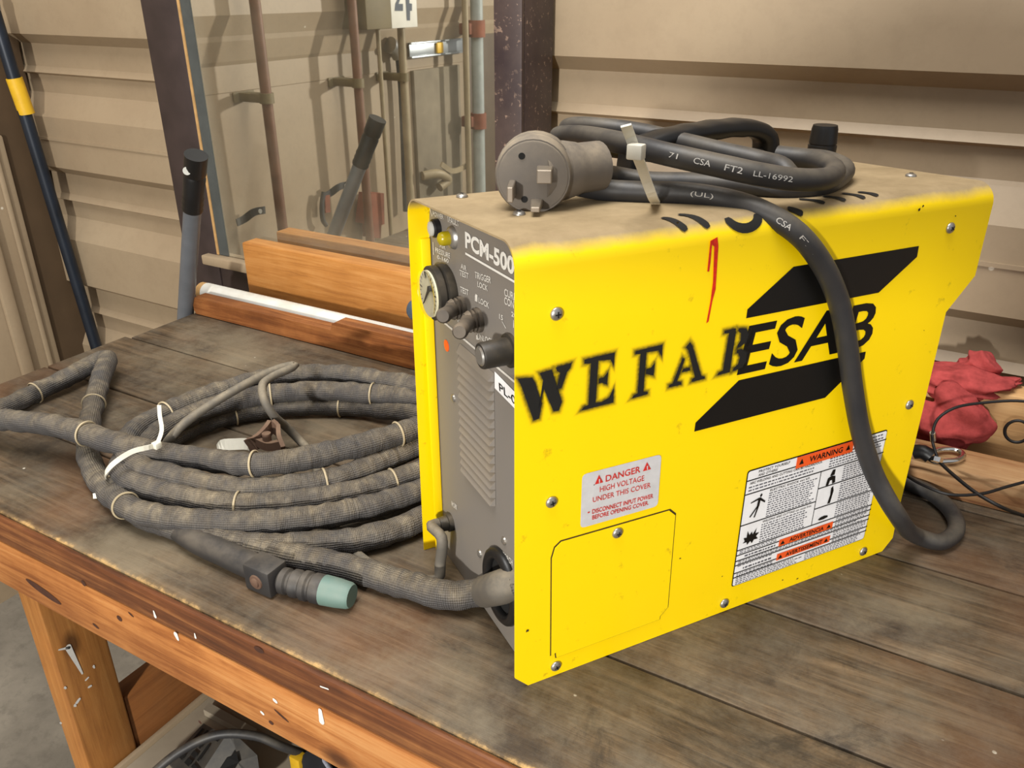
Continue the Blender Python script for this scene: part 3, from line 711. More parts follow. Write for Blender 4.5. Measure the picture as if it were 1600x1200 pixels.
def fuzz_mat():
    k = N('spray_overspray'); v = k.coord('Object'); n = k.noise(v, 420, 3, .7); k.col(srgb(20, 17, 8)); k.set(.8)
    at = k.n('ShaderNodeAttribute'); at.attribute_name = 'paint'
    f = k.math('MULTIPLY', k.math('POWER', at.outputs['Fac'], 1.7), k.ramp(n, [(.3, .55), (.7, 1.0)]))
    t = k.n('ShaderNodeBsdfTransparent'); mx = k.n('ShaderNodeMixShader')
    k.l(f, mx.inputs[0]); k.l(t.outputs[0], mx.inputs[1]); k.l(k.b.outputs[0], mx.inputs[2])
    k.l(mx.outputs[0], k.t.nodes['Material Output'].inputs[0]); return k.m
M_fuzz = fuzz_mat()
def haze(polys, d, lift):
    V = []; Fc = []; A = []
    for p in polys:
        o = outset(p, d); n = len(p); b = len(V)
        V += [q+lift for q in p]+[q+lift for q in o]; A += [.95]*n+[0]*n
        Fc += [(b+i, b+(i+1) % n, b+n+(i+1) % n, b+n+i) for i in range(n)]
    me = mesh(V, Fc); at = me.attributes.new('paint', 'FLOAT', 'POINT'); at.data.foreach_set('value', A); return me
def outset(poly, d):
    n = len(poly); ar = sum(poly[i].x*poly[(i+1) % n].z-poly[(i+1) % n].x*poly[i].z for i in range(n)); sg = 1 if ar > 0 else -1; out = []
    for i in range(n):
        a, b, c = poly[i-1], poly[i], poly[(i+1) % n]
        e1 = (b-a).normalized(); e2 = (c-b).normalized()
        n1 = Vector((e1.z, 0, -e1.x))*sg; n2 = Vector((e2.z, 0, -e2.x))*sg; m = (n1+n2)
        if m.length < .3: m = n1
        m.normalize(); out.append(b+m*d/max(.5, m.dot(n1)))
    return out
let = [('W', (811, 663), (893, 637), (808, 591)), ('E', (907, 641), (957, 628), (909, 562)), ('F', (986, 622), (1030, 610), (989, 549)), ('A', (1044, 605), (1100, 591), (1045, 541)), ('B', (1119, 586), (1166, 574), (1128, 517))]
sol = []; fz = []
for ch, a, b, c in let:
    A_, B_, C_ = S(*a), S(*b), S(*c)
    for poly in STENCIL[ch]:
        P3 = [A_+(B_-A_)*x+(C_-A_)*y for x, y in poly]
        sol.append(P3)
link('stencilled_name', flat(sol, DEC*1.3), M_paint, pc, label='black stencilled name WEFAB')
link('spray_haze', haze(sol, .0042, DEC*1.0), M_fuzz, pc)
rd = [spoly(q) for q in ([(1104, 424), (1109, 376), (1120, 370), (1121.5, 384), (1117, 452), (1112, 470), (1106, 502), (1102.5, 505), (1109, 470), (1113, 440), (1115, 385), (1111.5, 382), (1109, 410), (1107, 424)],)]
link('red_paint_mark', flat(rd, DEC*1.2), M_redpaint, pc, label='red hooked paint mark')
# stencil remains where it wraps over the top corner
def corner(u, s):
    """point on the cover at length u and girth s measured up from the side sheet's tangent line"""
    if s < 0: v, q, n = 0, H0-RC+s, Vector((0, -1, 0))
    else:
        a = s/RC
        if a < math.pi/2: v, q = RC-RC*math.cos(a), H0-RC+RC*math.sin(a); n = Vector((0, -math.cos(a), math.sin(a)))
        else: v, q = RC+s-RC*math.pi/2, H0; n = Vector((0, 0, 1))
    q -= .052*v*max(0, (q-.25)/(H0-.25))+.012*u*max(0, (q-.25)/(H0-.25))
    return Vector((u, v, q))+n*.0007
def stroke(pts, wd):
    V = []; Fc = []
    n = len(pts); b = len(V)
    for i, (u, s) in enumerate(pts):
        d = Vector(pts[min(i+1, n-1)])-Vector(pts[max(i-1, 0)]); d.normalize(); nx = Vector((-d.y, d.x))
        ww = wd*(.6 if i in (0, n-1) else 1)
        for t in (-1, -.33, .33, 1): V.append(corner(u+nx.x*ww*t, s+nx.y*ww*t))
    for i in range(n-1):
        for j in range(3): Fc.append((b+i*4+j, b+i*4+j+1, b+i*4+5+j, b+i*4+4+j))
    link('stencil_remains', mesh(V, Fc, None, 60), M_paint, pc, label='end of a black stencilled letter on the top corner')
def seg(p, q, k=9): return [(p[0]+(q[0]-p[0])*i/k, p[1]+(q[1]-p[1])*i/k) for i in range(k+1)]
u0 = S(1046, 351).x; uc = lambda px, py: S(px, py).x-.004
for a, b in (((.131, .012), (.122, .030)), ((.150, .012), (.139, .034)), ((.262, .020), (.252, .036)), ((.283, .020), (.276, .036)), ((.303, .020), (.298, .038)), ((.318, .021), (.313, .036))): stroke(seg(a, b), .0032)
arc = [(.182+.0135*math.cos(t), .018+.010*math.sin(t)) for t in [math.pi+math.pi*i/12 for i in range(13)]]
stroke(arc, .0036); stroke(seg((.236, .013), (.226, .020)), .003)
# scuffs
sc = []
for q, r in (((823, 985), .0016), ((1245, 904), .0012), ((1222, 906), .0008), ((1436, 327), .0014), ((1441, 322), .0012), ((1058, 348), .001), ((928, 757), .0006), ((1062, 872), .001), ((1492, 337), .0008), ((1128, 900), .0006), ((1443, 516), .0005)):
    p = S(*q); sc.append([p+Vector((math.cos(a)*r*random.uniform(.5, 1.6), 0, math.sin(a)*r*random.uniform(.4, 1.2))) for a in [2*math.pi*i/9 for i in range(9)]])
for q in sc: link('paint_chip', flat([q], DEC), M_seam, pc)
# ---- danger label
def rrect(a, b, c, d, r=.08):
    P = [a, b, c, d]; out = []
    for i in range(4):
        p0, p1, p2 = P[i-1], P[i], P[(i+1) % 4]
        e1 = (p0-p1).normalized()*min((p0-p1).length*.5, r); e2 = (p2-p1).normalized()*min((p2-p1).length*.5, r)
        for k in range(4):
            t = k/3; out.append(p1+e1*(1-t)**2+e2*t**2)
    return out
dl = link('danger_label', flat([rrect(S(906, 825), S(1027, 790), S(1033, 709), S(909, 741), .004)], DEC), M_silver, pc, label='silver danger label with red print')
dg = []
def stext(s, a, b, c, bold=0, k=2.0): return text_me(s, S(*a), S(*b), S(*c), bold, DEC*k)
dg += [stext('DANGER', (945, 752), (999, 737), (945, 742), .01), stext('HIGH VOLTAGE', (936, 768), (1005, 750), (936, 759.5)), stext('UNDER THIS COVER', (925, 784), (1015, 760.5), (925, 776)),
       stext('DISCONNECT INPUT POWER', (924, 802), (1019, 777), (924, 795), .012), stext('BEFORE OPENING COVER.', (924, 811), (1012, 787.5), (924, 804.5), .012), stext('-', (917, 801), (920, 800), (917, 799), .01)]
dg.append(flat([spoly([(928, 756), (941, 752.5), (934.5, 741)]), spoly([(1003, 735.5), (1015.5, 732), (1009.5, 721)])], DEC*2))
link('danger_print', join_me(dg), M_red, dl, label='red print')
for q in ([(934, 753), (935.4, 752.6), (935.6, 746.5), (933.8, 747)], [(1008.8, 732.5), (1010.2, 732.1), (1010.4, 726), (1008.6, 726.5)]): link('danger_mark', flat([spoly(q)], DEC*3), M_silver, dl)
# ---- warning label, laid out on its own rectangle
c0, c1, c2, c3 = S(1144, 916), S(1350, 841), S(1385, 671), S(1165, 736)
xL, xR = (c0.x+c3.x)/2, (c1.x+c2.x)/2; zB, zT = (c0.z+c1.z)/2, (c3.z+c2.z)/2
def R4(x0, z0, x1, z1): return [Vector((x0, 0, z0)), Vector((x1, 0, z0)), Vector((x1, 0, z1)), Vector((x0, 0, z1))]
LW, LH = xR-xL, zT-zB
def lp_(a, b): return Vector((xL+a*LW, 0, zB+b*LH))
wl = link('warning_label', flat([rrect(*R4(xL, zB, xR, zT), .003)], DEC), M_black, pc, label='white warning label with orange panels and small pictures')
i_ = .0009
link('label_paper', flat([rrect(*R4(xL+i_, zB+i_, xR-i_, zT-i_), .0025)], DEC*1.6), M_label, wl)
hl_ = [.936, .868, .792-.0, .40, .325, .29, .235, .185, .14]
rules = []
def hrule(b, a0=0, a1=1, t=.0045): rules.append([lp_(a0, b-t), lp_(a1, b-t), lp_(a1, b+t), lp_(a0, b+t)])
def vrule(a, b0, b1, t=.0026): rules.append([lp_(a-t, b0), lp_(a+t, b0), lp_(a+t, b1), lp_(a-t, b1)])
for b in (.918, .805, .285, .235, .195, .125, .085): hrule(b)
hrule(.545, 0, .53); hrule(.655, .53, 1); hrule(.475, .53, 1); vrule(.53, .33, .805); hrule(.33, .0, 1)
link('rules', flat(rules, DEC*2.2), M_black, wl)
op = [[lp_(.33, .90), lp_(.74, .90), lp_(.74, .995), lp_(.33, .995)], [lp_(.30, .238), lp_(.70, .238), lp_(.70, .298), lp_(.30, .298)], [lp_(.30, .108), lp_(.70, .108), lp_(.70, .168), lp_(.30, .168)]]
for q in op: link('orange_panel', flat([q], DEC*2.6), M_orangeP, wl)
wt = []
def ltext(s, a0, b0, a1, b1, bold=.0): wt.append(text_me(s, lp_(a0, b0), lp_(a1, b0), lp_(a0, b1), bold, DEC*3.2, 2))
ltext('WARNING', .42, .925, .66, .972, .02); ltext('ADVERTENCIA', .375, .25, .63, .287, .02); ltext('AVERTISSEMENT', .365, .12, .64, .157, .02)
ltext('PROTECT YOURSELF', .07, .965, .28, .985, .01); ltext('AND OTHERS!', .07, .935, .2, .955, .01)
ltext('ARC WELDING AND CUTTING CAN BE HAZARDOUS.', .02, .885, .52, .905, .01); ltext('ELECTRIC SHOCK can kill.', .17, .775, .45, .793, .01); ltext('WELDING AND CUTTING can cause fires.', .15, .515, .5, .533, .01)
tri = []
for a, b in ((.365, .93), (.70, .93), (.325, .252), (.668, .252), (.325, .122), (.668, .122)):
    k = .045 if b > .9 else .034; tri.append([lp_(a-.016, b), lp_(a+.016, b), lp_(a, b+k)])
wt.append(flat(tri, DEC*3.2))
# pictograms: falling figure, flames, welder's head and shoulders, hand in gas, fumes
pic = []
def pcg(pts, ox, oy, sx, sy): pic.append([lp_(ox+x*sx, oy+y*sy) for x, y in pts])
pcg([(.62, .95), (.70, 1), (.76, .93), (.70, .86), (.63, .88)], .03, .58, .12, .2)
pcg([(.55, .84), (.70, .84), (.66, .48), (.52, .48)], .03, .58, .12, .2); pcg([(.66, .84), (.98, .62), (.96, .56), (.64, .74)], .03, .58, .12, .2)
pcg([(.56, .84), (.14, .74), (.14, .70), (.56, .76)], .03, .58, .12, .2); pcg([(.52, .5), (.62, .5), (.24, .1), (.16, .12)], .03, .58, .12, .2); pcg([(.56, .5), (.66, .5), (.50, .04), (.42, .05)], .03, .58, .12, .2)
pcg([(0, .2), (.12, .3), (.02, .55), (.2, .5), (.22, .95), (.36, .62), (.5, .82), (.56, .6), (.78, .98), (.74, .62), (.98, .6), (.8, .4), (.95, .2), (.7, .22), (.6, 0), (.48, .2), (.3, .0), (.24, .2)], .03, .36, .11, .13)
pcg([(.3, .6), (.5, 1), (.8, .98), (.78, .6)], .58, .67, .07, .12); pcg([(.0, .0), (.1, .5), (.5, .62), (.9, .52), (1, .05), (.7, 0), (.6, .3), (.4, .3), (.3, 0)], .58, .665, .07, .12)
pcg([(.5, 0), (.8, 0), (.95, .7), (.8, 1), (.6, .9), (.65, .5)], .585, .49, .07, .15); pcg([(0, .2), (.2, .5), (.6, .6), (.95, .45), (1, .15), (.6, 0), (.2, .02)], .57, .355, .075, .05)
wt.append(flat(pic, DEC*3.0))
link('label_print', join_me(wt), M_black, wl)
# fine print: word-sized strokes in rows
fp = []
def rows_(a0, b0, a1, b1, n, ind=.0):
    for i in range(n):
        b = b1-(b1-b0)*(i+.5)/n; a = a0; h = (b1-b0)/n*.19
        end = a1-random.uniform(0, .12)*(a1-a0)
        while a < end-.01:
            wd = random.uniform(.008, .026); fp.append([lp_(a, b-h), lp_(min(a+wd, end), b-h), lp_(min(a+wd, end), b+h), lp_(a, b+h)]); a += wd+.006
rows_(.02, .82, .52, .872, 2); rows_(.58, .815, .97, .905, 4); rows_(.77, .925, .98, .985, 2)
rows_(.17, .55, .51, .765, 11); rows_(.15, .335, .50, .505, 8); rows_(.70, .66, .98, .795, 7); rows_(.70, .48, .98, .645, 8); rows_(.70, .335, .98, .47, 7)
rows_(.02, .292, .29, .325, 2); rows_(.72, .29, .98, .325, 2); rows_(.06, .243, .28, .277, 1); rows_(.72, .24, .98, .28, 2); rows_(.02, .2, .98, .232, 2); rows_(.02, .175, .28, .192, 1); rows_(.72, .13, .98, .19, 3); rows_(.06, .132, .28, .17, 1); rows_(.02, .088, .29, .12, 2); rows_(.72, .09, .98, .12, 2); rows_(.02, .012, .5, .08, 4); rows_(.52, .012, .98, .08, 4)
link('fine_print', flat(fp, DEC*2.4), M_text, wl)
# ---- carry handle on top, regulator knob at the rear
hv = .152
hz = wtop(.2, hv)
hr, hl0 = S(1192, 250, hv), S(985, 215, hv)
ht_ = S(1180, 193, hv).z-.004
hu1 = hr.x; hu0 = hl0.x; ha = ht_-hz
pts = [(hu0, hv, hz), (hu0+.004, hv, hz+ha*.7), (hu0+.022, hv, hz+ha-.004), (hu0+.05, hv, hz+ha), (hu1-.022, hv, hz+ha+.001), (hu1-.005, hv, hz+ha-.005), (hu1, hv, hz+ha*.7), (hu1+.001, hv, hz)]
def strap_handle():
    Q = spline(pts, .004); n = len(Q); V = []; Fc = []
    for i, q in enumerate(Q):
        t = (Q[min(i+1, n-1)]-Q[max(i-1, 0)]).normalized(); sd = Vector((0, 1, 0)); nn = t.cross(sd).normalized()
        for k in range(12):
            a = 2*math.pi*k/12; ca, sa = math.cos(a), math.sin(a); sq = lambda c: math.copysign(abs(c)**.6, c)
            r = .0075*(1+.06*math.sin(i*1.05) if n*.3 < i < n*.7 else 1)
            V.append(q+sd*.0135*sq(ca)+nn*r*sq(sa))
    for i in range(n-1):
        for k in range(12): Fc.append((i*12+k, i*12+(k+1) % 12, i*12+12+(k+1) % 12, i*12+12+k))
    Fc += [tuple(range(12))[::-1], tuple((n-1)*12+k for k in range(12))]
    return mesh(V, Fc, None, 50)
ch = link('carry_handle', strap_handle(), M_plastic, pc)
kp = TP(1283, 240, .352); kp.z = wtop(kp.x, kp.y)
rk = link('regulator_knob', cyl(kp+Vector((0, 0, .004)), kp+Vector((0, 0, .031)), .013, n=28, prof=[(0, .0140), (.28, .0140), (.30, .0130), (.33, .0130), (.35, .0137), (.85, .0128), (1, .0118)]), M_plastic, pc)
link('knob_collar', cyl(kp, kp+Vector((0, 0, .005)), .0142, n=28, prof=[(0, .0148), (.6, .0148), (1, .0135)]), M_label, rk, label='white collar ring')

# ------------------------------------------------------------------ power cord (local frame of the machine used for measuring, built in world space)
def Wm(p): return MA+MU*p[0]+MV*p[1]+Vector((0, 0, p[2]))
cord = thing('power_cord', Wm((.10, .1, H0)), 'thick black rubber power cord with angled plug lying on top of the yellow machine', 'power cord')
cw = lambda P: [Vector(q)-cord.location for q in P]
r = .0083
def tw(px, py, z): return onZ(px, py, .9+z)
T0 = .357
z1_, z2_, z3_ = T0+r, T0+r*2.7, T0+r*4.4
drop_ = [tw(905, 290, z1_+.004), tw(945, 297, z1_), tw(1000, 300, z1_), tw(1070, 302, z1_+.001)]
u_ = lambda px, py, v: Wm(S(px, py, v))
drop_ += [u_(1135, 312, .036), u_(1190, 330, .012), u_(1243, 362, -.006), u_(1283, 410, -.0105), u_(1310, 470, -.0105), u_(1324, 540, -.0105), u_(1333, 610, -.011), u_(1346, 680, -.013), u_(1368, 745, -.019),
          u_(1400, 802, -.032), onZ(1434, 838, .9+.018), onZ(1468, 847, .9+.0105), onZ(1494, 828, .9+.0092), onZ(1484, 796, .9+.0092), onZ(1450, 768, .9+.0092), onZ(1412, 750, .9+.012)]
e = drop_[-1]; drop_ += [e+Vector((-.03, .02, .02)), Wm((.418, .06, .06)), Wm((.408, .06, .07))]
s_top = [tw(915, 268, T0+.020), tw(960, 276, z1_+.003), tw(1010, 284, z1_), tw(1080, 286, z1_), tw(1150, 289, z1_), tw(1225, 295, z1_), tw(1280, 291, z1_), tw(1312, 276, z1_), tw(1318, 262, z1_), tw(1285, 249, z1_), tw(1230, 246, z1_), tw(1150, 246, z1_)]
loopA = [tw(1150, 246, z1_), tw(1050, 242, z1_+.002), tw(940, 230, z1_+.006), tw(884, 222, z2_), tw(872, 214, z2_+.006), tw(896, 211, z3_-.002), tw(960, 221, z3_+.004), tw(1030, 238, z3_+.003), tw(1110, 256, z3_-.002), tw(1190, 273, z2_+.006), tw(1245, 281, z2_+.001), tw(1292, 279, z2_-.002), tw(1302, 264, z2_-.003), tw(1270, 250, z2_-.003), tw(1215, 243, z2_-.003)]
loopB = [tw(1216, 290, z1_+.001), tw(1233, 279, z1_+.006), tw(1225, 264, z1_+.012), tw(1190, 252, z2_), tw(1130, 238, z2_+.004), tw(1060, 221, z2_+.008), tw(1000, 207, z2_+.012), tw(940, 199, z2_+.014), tw(900, 197, z2_+.012), tw(886, 202, z2_+.006), tw(905, 215, z1_+.01)]
link('cable', join_me([tube(cw(drop_), r, 16, .005, wob=.012), tube(cw(s_top), r, 16, .005, wob=.012), tube(cw(loopA), r, 16, .005, wob=.012), tube(cw(loopB), r, 16, .005, wob=.012)], 60), M_cord, cord)
# plug: round angled body, face towards the room, three blades
fc = tw(833, 276, T0+.027)
vh = ray(833, 276)*-1; vh.z = 0; vh.normalize()
nd = (vh+Vector((-.10, .06, -.02))).normalized()
xr = Vector((0, 0, 1)).cross(nd).normalized(); yr = nd.cross(xr)
R_ = .0275
fcl = fc-cord.location
bm = bmesh.new(); add_cyl(bm, fcl-nd*.036, fcl, R_, n=32, prof=[(-.0, R_*.72), (.12, R_*.92), (.3, R_), (.55, R_), (.56, R_*1.02), (.62, R_*1.02), (.63, R_), (.92, R_), (1.0, R_*.95)])
# boot that carries the cable off to the right
A_ = fcl-nd*.0135-yr*.001; B_ = (tw(937, 259, T0+.0265)-cord.location)
add_cyl(bm, A_, B_, .018, n=24, prof=[(0, .0225), (.42, .0215), (.60, .0195), (.66, .0184), (.985, .0184), (1.0, .0172)])
pg_ = link('plug', bm2me(bm, 40), M_plug, cord, label='dusty grey angled plug')
link('plug_face', cyl(fcl-nd*.001, fcl+nd*.0012, R_*.9, n=32, prof=[(0, R_*.92), (.8, R_*.9), (1, R_*.86)]), M_plug, pg_)
def blade(cx, cy, wx, wy, L, tip, name='prong'):
    bm = bmesh.new(); M4 = Matrix.Translation(fcl) @ Matrix((xr, yr, nd)).transposed().to_4x4()
    vs = add_box(bm, (cx-wx/2, cy-wy/2, 0), (cx+wx/2, cy+wy/2, L))
    for v in bm.verts:
        if v.co.z > L*.5:
            v.co.x = cx+(v.co.x-cx)*tip; v.co.y = cy+(v.co.y-cy)*tip
    bmesh.ops.bevel(bm, geom=list(bm.edges), offset=.0006, segments=1, affect='EDGES')
    for v in bm.verts: v.co = M4 @ v.co
    link(name, bm2me(bm), M_prong, pg_)
blade(-.0145, -.008, .0045, .0115, .022, .92); blade(.0085, .003, .0115, .0105, .014, .9); blade(.003, -.018, .0085, .005, .022, .75)
for cx, cy in ((-.008, .0145), (-.006, -.016)):
    c = fcl+xr*cx+yr*cy+nd*.0013; link('face_hole', cyl(c, c+nd*.0004, .0024, n=12), M_darkgap, pg_)
# white tie round the bundle, tail up
tp = [tw(978, 196, T0+.070), tw(985, 214, T0+.062), tw(992, 234, T0+.054), tw(1003, 262, T0+.040), tw(1011, 285, T0+.028), tw(1019, 306, T0+.017), tw(1024, 316, T0+.004)]
zt_ = link('zip_tie', ribbon(cw(tp), .0034, .0016, RT), M_tie, cord, label='white zip tie round the bundle')
hd = tw(994, 237, T0+.054)-cord.location
link('tie_head', box(hd-Vector((.0052, .0042, .0048)), hd+Vector((.0052, .0042, .0048)), .001), M_tie, zt_)
# raised cable print following the cable
def cable_print(s, a, b, z, h=.0058, d=.0):
    A = tw(*a, z); B = tw(*b, z); t = (B-A).normalized(); view = -ray(*a).normalized(); upv = view.cross(t).normalized()
    if upv.z < 0: upv = -upv
    off = view*d
    return text_me(s, A-cord.location, B-cord.location, A-cord.location+upv*h, .0, off)
def pxy(p):
    d = p-CP; z = d.dot(FW); return 800+F*d.dot(RT)/z, 600-F*d.dot(UP)/z
def on_strand(Q, px, rng):
    return min((abs(pxy(q)[0]-px), i) for i, q in enumerate(Q) if rng[0] <= i/len(Q) <= rng[1])[1]
def strand_print(t_, Q, x0, x1, rng, h=.0042):
    ia, ib = on_strand(Q, x0, rng), on_strand(Q, x1, rng); A, B_ = Q[ia], Q[ib]
    view = (CP-A).normalized(); upv = view.cross((B_-A).normalized()); upv = upv if upv.z > 0 else -upv
    mid = Q[(ia+ib)//2]; sag = (mid-(A+B_)/2).dot(view)
    off = view*(r+.0009+max(0, sag))-upv*h*.5
    return text_me(t_, A-cord.location+off, B_-cord.location+off, A-cord.location+off+upv*h, .0)
QA = spline(loopA, .002); QD = spline(drop_, .002)
cp = [strand_print(*a_) for a_ in (('ST', QA, 922, 940, (.25, .75)), ('(UL)', QA, 950, 977, (.25, .75)), ('28971', QA, 1016, 1060, (.3, .8)), ('CSA', QA, 1083, 1112, (.3, .85)), ('FT2', QA, 1134, 1160, (.3, .85)), ('LL-16992', QA, 1178, 1238, (.3, .85)), ('(UL)', QD, 1078, 1112, (0, .4)), ('CSA', QD, 1212, 1236, (0, .5)), ('FT2', QD, 1252, 1272, (0, .5)))]
for m_ in cp: link('cable_lettering', m_, M_wprint, cord)

# ------------------------------------------------------------------ torch lead: woven hose coiled on the bench
TR = .0128
lead = thing('torch_lead', onZ(430, 720, .9), 'coiled dark woven plasma torch hose lying on the workbench left of the machine', 'torch hose')
lw = lambda P: [Vector(q)-lead.location for q in P]
def B(px, py, h): return onZ(px, py, .9+h)
g1 = TR
lo, mi, hi, hh = g1*1.12, g1*2.7, g1*4.4, g1*6.0
outlet = Wm(FP(790, 915, u=pu-.006))
strandA = [outlet+MU*.02, outlet, B(756, 925, .022), B(700, 930, .017), B(640, 915, lo), B(585, 898, lo), B(530, 884, lo), B(470, 872, lo), B(415, 860, lo), B(347, 845, lo), B(270, 822, lo), B(215, 800, lo), B(172, 770, lo), B(142, 725, lo), B(136, 690, lo*1.2), B(142, 650, .016), B(156, 595, .024), B(166, 560, .026), B(150, 566, .022), B(100, 592, .018), B(50, 616, lo), B(0, 640, lo), B(-60, 655, lo), B(-110, 650, .02), B(-80, 640, .035), B(0, 655, .045), B(70, 662, .05), B(130, 676, .052), B(190, 695, .05), B(250, 708, .046), B(320, 718, .042), B(398, 725, hi), B(470, 717, hi), B(530, 704, hi), B(590, 688, hi), B(640, 672, hi), B(690, 648, .05), B(700, 625, .048), B(660, 607, .046), B(585, 592, .044), B(512, 584, .042), B(420, 590, .04), B(340, 612, .04), B(270, 640, .04), B(212, 672, .04), B(196, 700, .04), B(215, 728, .038), B(290, 750, .036), B(390, 765, mi), B(508, 752, mi), B(580, 728, mi), B(645, 700, mi), B(700, 668, mi), B(705, 640, mi), B(640, 622, mi), B(560, 614, mi), B(470, 612, mi), B(376, 624, mi), B(290, 652, mi), B(228, 690, .03), B(192, 722, .03), B(200, 748, .03), B(273, 773, .028), B(372, 789, .027), B(508, 777, .026), B(614, 752, .026), B(680, 725, .026), B(715, 690, .025), B(700, 660, .024), B(640, 645, .02), B(560, 636, lo), B(475, 634, lo), B(390, 642, lo), B(310, 664, lo), B(240, 700, lo), B(196, 740, lo), B(184, 775, lo*1.2), B(200, 792, .022), B(250, 808, .024), B(383, 817, .026), B(493, 808, .025), B(600, 785, .022), B(680, 755, .02), B(720, 730, .016), B(712, 775, lo), B(655, 812, lo), B(567, 842, lo), B(427, 853, lo*1.1), B(360, 850, lo), B(320, 846, lo)]
link('hose_sleeve', tube(lw(strandA), TR, 18, .0035, wob=.15, wfreq=80, seed=3.3), M_sleeve, lead)
# big white tie on the left of the coil
bt = [B(168, 748, .02), B(166, 738, .045), B(180, 722, .058), B(208, 705, .066), B(232, 699, .066), B(247, 695, .062)]
z1 = link('zip_tie', ribbon(lw(bt), .0026, .0014, (0, .3, 1)), M_tie, lead, label='wide white zip tie')
h = B(245, 696, .064)-lead.location
link('tie_head', box(h-Vector((.004, .004, .003)), h+Vector((.004, .004, .004)), .001), M_tie, z1)
link('tie_tail', ribbon(lw([B(245, 696, .064), B(253, 672, .078), B(250, 650, .092), B(249, 633, .104)]), .0022, .0012, RT), M_tie, z1)
link('zip_tie', ribbon(lw([B(146, 775, .014), B(160, 774, .016), B(176, 772, .018)]), .0028, .0014, UP), M_tie, lead, label='short white tie end')
# small tie rings round the hose
def ring_at(pt, tan, rr, mat=M_dtie):
    x, y, a = frame(tan)
    return link('tie_ring', tube([pt+(x*math.cos(t)+y*math.sin(t))*rr for t in [2*math.pi*i/16 for i in range(16)]], .0012, 6, .004, True), mat, lead)
SP = [p-lead.location for p in spline(strandA, .0045)]
def near(px, py):
    best = None
    for i in range(2, len(SP)-2):
        d = SP[i]+lead.location-CP; z = d.dot(FW); x = 800+F*d.dot(RT)/z; yy = 600-F*d.dot(UP)/z
        e = (x-px)**2+(yy-py)**2+z*200
        if best is None or e < best[0]: best = (e, i)
    return best[1]
for q in ((398, 725), (218, 712), (624, 677), (508, 752), (372, 800), (614, 752), (195, 760), (190, 800), (52, 612), (150, 630), (262, 652), (370, 668), (580, 607), (530, 640), (135, 676), (425, 618)):
    i = near(*q); ring_at(SP[i], SP[i+2]-SP[i-2], TR*1.08)
# torch handle, lever block and cup
th = [B(268, 822, .0125), B(300, 842, .014), B(345, 862, .015), B(380, 878, .015), B(404, 889, .015)]
tg = link('torch_handle', tube(lw(th), lambda t: .0095+.0032*min(1, t*2), 16, .004, wob=.03), M_rubber, lead, label='black rubber torch handle')
a = B(396, 889, .0155)-lead.location; b = B(436, 906, .0155)-lead.location
x, y, ax = frame(b-a)
def obox(a, b, hw, hh, bev=.002):
    ax = (b-a).normalized(); up = Vector((0, 0, 1)); sd = ax.cross(up).normalized(); up = sd.cross(ax)
    M4 = Matrix.Translation((a+b)/2) @ Matrix((ax, sd, up)).transposed().to_4x4(); L = (b-a).length/2
    bm = bmesh.new(); add_box(bm, (-L, -hw, -hh), (L, hw, hh), bev, M4); return bm2me(bm, 30), sd, up
mb, sd, up = obox(a, b, .0125, .0142, .0025)
lb = link('trigger_block', mb, M_rubber, tg, label='square black trigger block')
c = (a+b)/2+sd*.0122
link('trigger_button', cyl(c, c+sd*.004, .0068, n=20, prof=[(0, .0075), (.4, .007), (.45, .0048), (.8, .0045), (1, .0025)]), M_rust, lb, label='round brown trigger button')
c1_ = B(438, 906, .0145)-lead.location; c2_ = B(508, 922, .0140)-lead.location
link('torch_head', cyl(c1_, c2_, .012, n=24, prof=[(0, .009), (.06, .0122), (.18, .0122), (.22, .0105), (.27, .0105), (.31, .013), (.42, .013), (.46, .0115), (.5, .0115), (.54, .0138), (.65, .0138), (.69, .0122), (.73, .0122), (.77, .0138), (.97, .0138), (1, .013)]), M_rubber, tg)
d_ = (c2_-c1_).normalized()
link('torch_cup', cyl(c2_-d_*.001, c2_+d_*.027, .0135, n=24, prof=[(0, .0138), (.5, .0132), (.9, .0120), (1, .0105)]), M_teal, tg, label='grey-green cup')
# grey strain relief at the machine
link('strain_relief', tube(lw([outlet+MU*.01, outlet, B(758, 924, .0225)]), .0142, 16, .006), M_hosegrey, lead, label='grey strain relief sleeve')

# ------------------------------------------------------------------ earth cable and its clamp
gc_ = thing('ground_cable', onZ(430, 690, .9), 'thin grey earth cable with rusty spring clamp lying inside the hose coil', 'cable')
gw = lambda P: [Vector(q)-gc_.location for q in P]
gl = Wm(pg)
path = [gl-MU*.004, gl-MU*.02+Vector((0, 0, .002)), B(690, 840, .05), B(688, 880, .022), B(684, 905, .008), B(650, 905, .006), B(600, 892, .005), B(560, 868, .005), B(520, 820, .005), B(500, 760, .005), B(490, 715, .006), B(470, 690, .010), B(448, 668, .03), B(428, 650, .055), B(413, 625, .075), B(411, 600, .085), B(425, 588, .088), B(450, 577, .09), B(461, 571, .091), B(450, 572, .092), B(420, 582, .092), B(370, 608, .088), B(330, 632, .08), B(290, 660, .07), B(268, 682, .06), B(258, 697, .045)]
link('cable', tube(gw(path), .0052, 10, .005, wob=.03), M_hosegrey, gc_)
